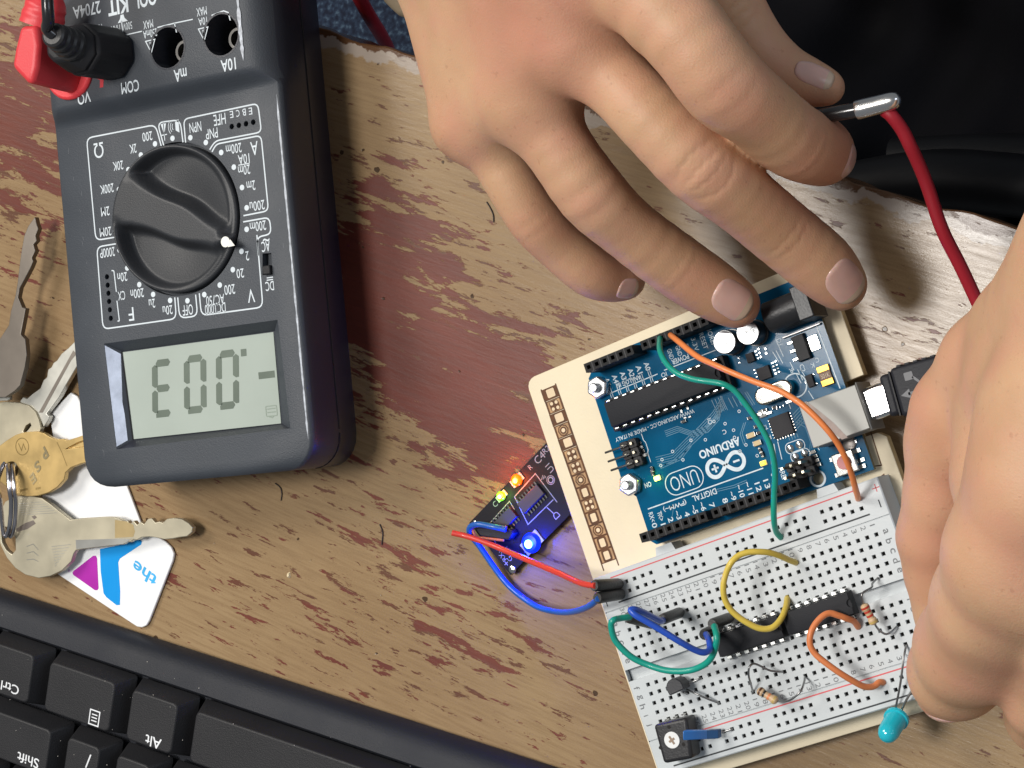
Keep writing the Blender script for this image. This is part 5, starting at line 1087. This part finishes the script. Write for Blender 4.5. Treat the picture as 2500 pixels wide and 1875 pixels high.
def hand(palm,fingers,joints,nails,creases,h=.62,name='hand',kf=1.0):
    D,lo,h=grid_sdf(palm,fingers,5.0,kf,h)
    V,F=surface_nets(D,lo,h)
    V=V.astype(np.float64)
    # smooth once along the net
    nb=np.zeros_like(V); ct=np.zeros(len(V))
    for it in range(3):
        nb[:]=0; ct[:]=0
        for a,b in ((0,1),(1,2),(2,3),(3,0)):
            np.add.at(nb,F[:,a],V[F[:,b]]); np.add.at(ct,F[:,a],1)
        V=V*.5+.5*nb/ct[:,None]
    # normals
    fn=np.cross(V[F[:,1]]-V[F[:,0]],V[F[:,2]]-V[F[:,0]]); vn=np.zeros_like(V)
    for a in range(4): np.add.at(vn,F[:,a],fn)
    vn/=np.linalg.norm(vn,axis=1)[:,None]+1e-9
    if (fn*(V[F[:,0]]-V.mean(0))).sum()<0: F=F[:,::-1]; vn=-vn
    disp=np.zeros(len(V))
    for c,axis,nrm,lines,wd_,depth in creases:
        c=np.array(c);axis=np.array(axis)/np.linalg.norm(axis); nrm=np.array(nrm)/np.linalg.norm(nrm); side=np.cross(axis,nrm); side/=np.linalg.norm(side)
        d=V-c; u=d@axis; s_=d@side; w_=np.clip((vn@nrm-.15)/.5,0,1)*(np.linalg.norm(d,axis=1)<17)*((d**2).sum(1)-u**2<11.2**2)*np.clip((8.5-np.abs(s_))/3,0,1)
        for off,curv in lines: disp-=depth*w_*np.exp(-((u-off-curv*s_**2+.25*np.sin(s_*2.1+off))/wd_)**2)*np.exp(-(s_/6.5)**4)
    V=V+vn*disp[:,None]
    fl=np.zeros(len(V))
    for c,r_,a_ in joints: fl=np.maximum(fl,a_*np.exp(-((V-np.array(c))**2).sum(1)/r_**2))
    q=MB(); q.v=[tuple(p) for p in V]; q.f=[list(map(int,f)) for f in F]; q.m=[0]*len(q.f); o=q.build(name,skin,person,smooth=180,fix=False)
    at_=o.data.attributes.new('flush','FLOAT','POINT'); at_.data.foreach_set('value',fl.astype(np.float32))
    bv=BVHTree.FromPolygons([Vector(p) for p in V],[list(map(int,f)) for f in F])
    for c,axis,nrm,L_,Wd in nails:
        c=np.array(c);axis=np.array(axis)/np.linalg.norm(axis); nrm=np.array(nrm,float); nrm-=axis*(nrm@axis); nrm/=np.linalg.norm(nrm); side=np.cross(axis,nrm)
        nu,nv=17,15; G_={} ; VV=[];MI=[]
        for i in range(nu+1):
            for j in range(nv+1):
                u=i/nu; s_=2*j/nv-1
                # rounded nail shape
                w_=Wd*.5*math.sqrt(1-.93*max(0,(.45-u)/.45)**2.6)*math.sqrt(1-.8*max(0,(u-.72)/.28)**2.2); uu=u*L_-L_/2
                th=s_*1.02; p=c+axis*uu+side*(math.sin(th)*w_*1.12)+nrm*14
                dr=-nrm; hit=bv.ray_cast(Vector(p),Vector(dr)); 
                hp=np.array(hit[0]) if hit[0] is not None else c
                e=max(abs(s_),1-min(1,u/.12) if u<.12 else 0); lift=.34-.42*e**4
                VV.append(tuple(hp+nrm*lift))
        FF=[[i*(nv+1)+j,(i+1)*(nv+1)+j,(i+1)*(nv+1)+j+1,i*(nv+1)+j+1] for i in range(nu) for j in range(nv)]
        n_=MB(); 
        n_.add(VV,FF); n_.m=[1 if (f[0]//(nv+1))>=nu-3 else 0 for f in FF]
        no=n_.build('fingernail',[nailm,nailt],o,smooth=180)
        no['o_mm']=[0,0,0]; no.parent=o
        sm_=no.modifiers.new('s','SOLIDIFY'); sm_.thickness=.0003; sm_.offset=-1
    return o
def fix_child(o): pass
# --- hand from the top
hc=lambda x,y,z: J(1000+.5425*x,.5425*y,z)
def chain(L_,k_=3):
    Q=catmull([(*a,r) for a,r in L_],k_); return [(a[:3],b[:3],a[3],b[3]) for a,b in zip(Q[:-1],Q[1:])]
pk=[(hc(300,560,56),10.2),(hc(375,660,55),7.6),(hc(480,850,52),6.8),(hc(572,990,48),6.9),(hc(680,1105,42),6.5),(hc(810,1218,36),6.4),(hc(900,1250,30),6.0),(hc(975,1262,26),5.0)]
rg=[(hc(520,430,66),11.2),(hc(655,640,65),8.4),(hc(814,866,60),8.4),(hc(973,1020,51),7.6),(hc(1183,1182,40),7.8),(hc(1350,1295,32),7.4),(hc(1468,1368,27.2),6.2)]
md_=[(hc(720,160,74),12.2),(hc(930,360,74),8.6),(hc(1095,530,73),8.6),(hc(1310,735,67),9.3),(hc(1499,897,56),8.2),(hc(1665,1037,45),8.1),(hc(1845,1185,35),8.0),(hc(1940,1280,29.5),6.5)]
ix=[(hc(960,-180,84),13),(hc(1244,160,86),9.8),(hc(1412,378,81),9.6),(hc(1560,495,71),8.7),(hc(1722,628,57),8.6),(hc(1830,675,46),8.2),(hc(1872,700,38),7.0)]
tm=[(hc(980,-560,62),14),(hc(1290,-160,58),11.5),(hc(1450,80,52),8.8),(hc(1560,225,48),7.6),(hc(1680,325,46),6.6),(hc(1790,370,45),5.6),(hc(1880,395,44),4.2)]
wr_=hc(330,-760,78)
palm=[(hc(285,520,55),hc(200,-260,62),10.5,17),(hc(520,430,64),hc(300,-330,68),11.5,18),(hc(720,160,71),hc(420,-420,74),12.5,19),(hc(960,-180,80),hc(600,-500,78),13,19),(hc(600,-500,70),wr_,20,24),(hc(200,-260,62),wr_,17,24),(wr_,hc(150,-1500,85),24,28),(hc(500,0,56),hc(400,-400,60),13,16)]
palm+= [(hc(395,470,60),hc(560,250,66),9.5,10.5),(hc(610,330,66),hc(760,60,72),10,11),(hc(820,60,72),hc(960,-180,78),10.5,12)]
palm+= [(hc(300,540,59),hc(330,-300,75),7.5,13),(hc(520,430,70.5),hc(420,-360,84),7.6,13),(hc(720,160,80),hc(520,-440,91),8.2,13)]
def ax_(c,i): return c[min(i+1,len(c)-1)][0]-c[i-1][0]
UPN=(-.35,0,1)
jt=[(pk[3][0],8,.4),(rg[2][0],9,.25),(md_[3][0],9,.22),(ix[2][0]+np.array([0,0,6]),12,.3),(hc(640,60,80),20,.85),(pk[0][0]+np.array([0,0,8]),9,.4),(pk[6][0],10,.5),(rg[6][0],9,.6),(rg[5][0],8,.4),(md_[7][0],8,.35),(ix[5][0],13,.75),(rg[3][0],9,.15),(tm[4][0],10,.25)]
def dors(axis,n): axis=axis/np.linalg.norm(axis); n=np.array(n,float); n-=axis*(n@axis); return n/np.linalg.norm(n)
N1=(.30,-.05,1)
nl=[]
def nail(c0,c1,n,fr_,L_,Wd): a=c1-c0; nl.append((c0+a*fr_,a,dors(a,n),L_,Wd))
nail(md_[6][0],md_[7][0],(.42,.16,1),.60,12.0,10.2); nail(rg[5][0],rg[6][0],(.35,.10,1),.58,11.4,9.8); nail(pk[6][0],pk[7][0],(.5,-.45,.75),.6,6.5,6.4); nail(tm[5][0],tm[6][0],(.0,.45,1),.35,9.5,6.0); nail(ix[5][0],ix[6][0],(1,-.3,.35),.5,9,9)
cr=[]
def crease(c,i,off,lines,dp=.34,w_=.55,n=N1): a=ax_(c,i); cr.append((c[i][0]+a/np.linalg.norm(a)*off,a,dors(a,n),lines,w_,dp))
crease(md_,3,0,[(-5.6,.05),(-2.0,.03),(1.6,-.02),(5.6,-.055)],.20,.5)
crease(rg,2,0,[(-3,.03),(3.2,-.03)],.07,.9); crease(ix,2,0,[(-3,.03),(3,-.03)],.07,.9); crease(pk,3,0,[(-2,.02),(1.5,-.02)],.05,.9)
crease(md_,5,0,[(-2.0,.02),(1.0,-.01)],.14,.5); crease(rg,4,0,[(-1.5,.02),(1.5,-.01)],.08,.5); crease(ix,4,0,[(-1.5,.02),(1.5,-.01)],.06,.6)
crease(tm,2,0,[(-2.5,.02),(0,0),(3,-.02)],.2,.6)
hand(palm,[chain(pk),chain(rg),chain(md_),chain(ix),chain(tm)],jt,nl,cr,.66)
# --- hand from the right
hp=lambda x,y,z: J(2150+.3314*x,1250+.3314*y,z)
th=[(hp(900,-1500,74),16),(hp(700,-950,66),13),(hp(440,-640,58),9.0),(hp(480,-400,54),9.4),(hp(440,60,50),8.9),(hp(370,330,46),8.6),(hp(385,600,40),7.2),(hp(420,820,36),6.8),(hp(450,1000,34),6.6)]
th=[(J(2680,660,78),13),(J(2520,800,70),12.0),(J(2425,890,62),11.2),(J(2345,1010,56),10.6),(J(2322,1085,53),9.7),(J(2312,1210,49),9.2),(J(2288,1310,45),8.6),(J(2296,1400,41),7.6),(J(2312,1490,38),7.0),(J(2320,1560,36),6.6)]
ixr=[(J(2640,1010,98),18),(J(2560,1180,100),15),(J(2470,1350,94),13.2),(J(2425,1470,80),12.4),(J(2372,1580,62),12.0),(J(2335,1640,50),10.4),(J(2312,1682,41),7.6)]
mdr=[(J(2720,1150,92),15),(J(2680,1400,92),13),(J(2640,1560,80),11.5),(J(2570,1690,60),10.4),(J(2550,1745,46),9.2)]
palm2=[(J(2660,1010,92),J(2830,700,92),20,26),(J(2580,1150,90),J(2760,780,86),16,22),(J(2580,850,78),J(2900,450,90),15,24),(J(2480,1000,70),J(2620,800,80),12,18),(J(2430,1150,68),J(2520,950,76),9.5,13),(J(2830,700,92),J(3060,260,90),28,30),(J(2440,1180,78),J(2480,1330,88),10,11),(J(2600,1050,94),J(2570,1400,90),16,14),(J(2560,1380,90),J(2440,1580,66),12.5,10.5)]
jt=[(J(2465,1345,105),12,.25),(J(2400,1600,74),13,.35),(J(2325,1700,42),11,.7),(J(2290,1010,60),10,.5),(J(2290,1330,50),11,.5),(J(2330,1180,56),12,.4),(J(2500,1270,105),14,.35)]
nl=[]; a=ixr[6][0]-ixr[5][0]; nl.append((ixr[6][0]+a*.35,a,dors(a,(.15,-1,.25)),8.5,11.5))
cr=[]; crease(ixr,4,0,[(-4.5,.03),(-1.2,.01),(3.2,-.02)],.34,.8,(.1,-.6,1)); crease(ixr,2,0,[(-3,.02),(2,-.02)],.12,1.0); crease(ixr,6,-2.2,[(0,.02),(-2.4,.02)],.30,.6,(.1,-.9,.5)); crease(th,2,0,[(-2,.02),(2,-.02)],.1,1)
hand(palm2,[chain(th,1),chain(ixr,1),chain(mdr,1)],jt,nl,cr,.7,'hand',4.0)
# trousers and shoe far below
cl=mat('dark_cloth',(.0045,.0045,.006),.8,spec=.1,var=.3,vs=30,bump=.5,bs=300)
q=MB(); nxg,nyg=46,30; VV=[]
for i in range(nxg):
    for j in range(nyg):
        x=-60+330*i/(nxg-1); y=-30+300*j/(nyg-1); yy=y-(-.29*(x+40)+60)
        z=-95-.0016*(x-120)**2+14*math.sin(.045*x+.02*y)+8*math.sin(.09*y+.03*x)+5*math.sin(.16*x-.1*y)
        ex=max(0,-30-x); z-=ex*4
        VV.append((x,y,z))
FF=[[i*nyg+j,(i+1)*nyg+j,(i+1)*nyg+j+1,i*nyg+j+1] for i in range(nxg-1) for j in range(nyg-1)]
q.add(VV,FF); o=q.build('trousers',cl,person,smooth=180); s_=o.modifiers.new('s','SOLIDIFY'); s_.thickness=.003; s2=o.modifiers.new('ss','SUBSURF'); s2.levels=1; s2.render_levels=1
# black tubular chair arm catching a little light
q=MB(); q.tube([J(2080,470,-60),J(2180,452,-60),J(2300,440,-60),J(2420,447,-60),J(2560,462,-60)],9,16,4); q.tube([J(2180,395,-75),J(2300,388,-75),J(2420,384,-75),J(2560,386,-75)],7,16,4)
single(q,'chair_arm',mat('chair_black',(.006,.006,.007),.5,spec=.25,var=.1),'black chair arm in the dark gap beyond the table edge','chair')
sh=MB(); P=[J(x,y,-640)[:2] for x,y in ((900,-60),(925,2),(945,22),(962,38),(985,46),(1010,40),(1040,10),(1060,-40))]; sh.prism(P,-719,-640,[(sum(p[0] for p in P)/8+(x-sum(p[0] for p in P)/8)*.9,sum(p[1] for p in P)/8+(y-sum(p[1] for p in P)/8)*.9) for x,y in P]); sh.build('shoe',mat('tan_suede',(.26,.20,.13),.8,var=.2,bump=.3),person,bevel=6,seg=4)
# ================================================================ probe held by the hand
tp_=thing('test_probe','black probe with a silver end cap pinched between finger and thumb','test lead',J(2090,262,50))
Y5=lambda x,y,z: J(1880+.28029*x,.28029*y,z)
a=Y5(290,1040,52); b=Y5(770,955,52); d=(b-a)
q=MB(); q.tube([a-d*.5,a,a+d*.5,b],[1.7,1.7,1.8,1.8],18,3); q.build('probe_barrel',mat('probe_black',(.022,.022,.024),.22,coat=.5),tp_)
e=Y5(1120,865,52); dd=e-b
q=MB(); q.tube([b-dd*.04,b,b+dd*.5,b+dd*.85,e,e+dd*.06],[1.9,2.3,2.2,2.1,1.5,.4],20,3); q.build('end_cap',mat('cap_silver',(.80,.78,.76),.22,1,var=.06),tp_)
q=MB(); q.tube([Y5(1000,960,50),Y5(1060,1010,50),Y5(1150,1130,48),Y5(1220,1270,46),Y5(1290,1420,43),Y5(1370,1620,40),J(2300,560,36),J(2345,650,31),J(2385,735,27),J(2440,850,24),J(2500,960,22)],1.6,16,6); q.build('cable',mat('lead_red',(.33,.010,.022),.5,var=.04),tp_)
dq=MB()
for i in range(70):
    x=rng.uniform(-30,170);y=rng.uniform(-38,8); row=y<-20; z=17.06 if row else 15.56
    fx=(x-.3)%30
    if y>1: z=11.9
    X=KB.p(x,y); s_=rng.uniform(.07,.2); dq.prism([(X[0]+s_*rng.uniform(.5,1.3)*math.cos(t),X[1]+s_*rng.uniform(.5,1.3)*math.sin(t)) for t in (0,1.3,2.5,3.8,5)],z-.05,z+.06)
o=dq.build('dust',mat('dust_grey',(.35,.33,.30),.9),None); tag(o,'pale dust specks scattered over the black keycaps','dust',kind='stuff')
# ================================================================ crumbs and hairs on the table
for i,(x,y,s_) in enumerate(((706,1404,1.5),(28,1457,1.3))):
    q=MB(); X=at(x,y,0); r=rng.uniform(.6,1,7); P=[(X[0]+s_*r[j]*math.cos(j*.9)*.6,X[1]+s_*r[j]*math.sin(j*.9)) for j in range(7)]; q.prism(P,.02,.7,[(X[0]+(p[0]-X[0])*.5,X[1]+(p[1]-X[1])*.5) for p in P])
    single(q,'crumb',mat('crumb',(.72,.60,.38),.7),('pale crumb on the bare wood between the tag and the breadboard','pale sliver beside the keyboard edge at the far left')[i],'crumb')
for pts,lb in ((((1188,493),(1198,510),(1204,525),(1205,542)),'dark curled hair on the table near the little finger'),(((672,1180),(684,1190),(688,1205),(686,1222)),'short dark hair under the lower end of the meter'),(((927,1280),(934,1300),(932,1330)),'thin dark splinter mark below the meter')):
    q=MB(); q.tube([at(x,y,.25) for x,y in pts],.2,6,5); single(q,'hair',mat('hair_dark',(.03,.02,.015),.6),lb,'hair')
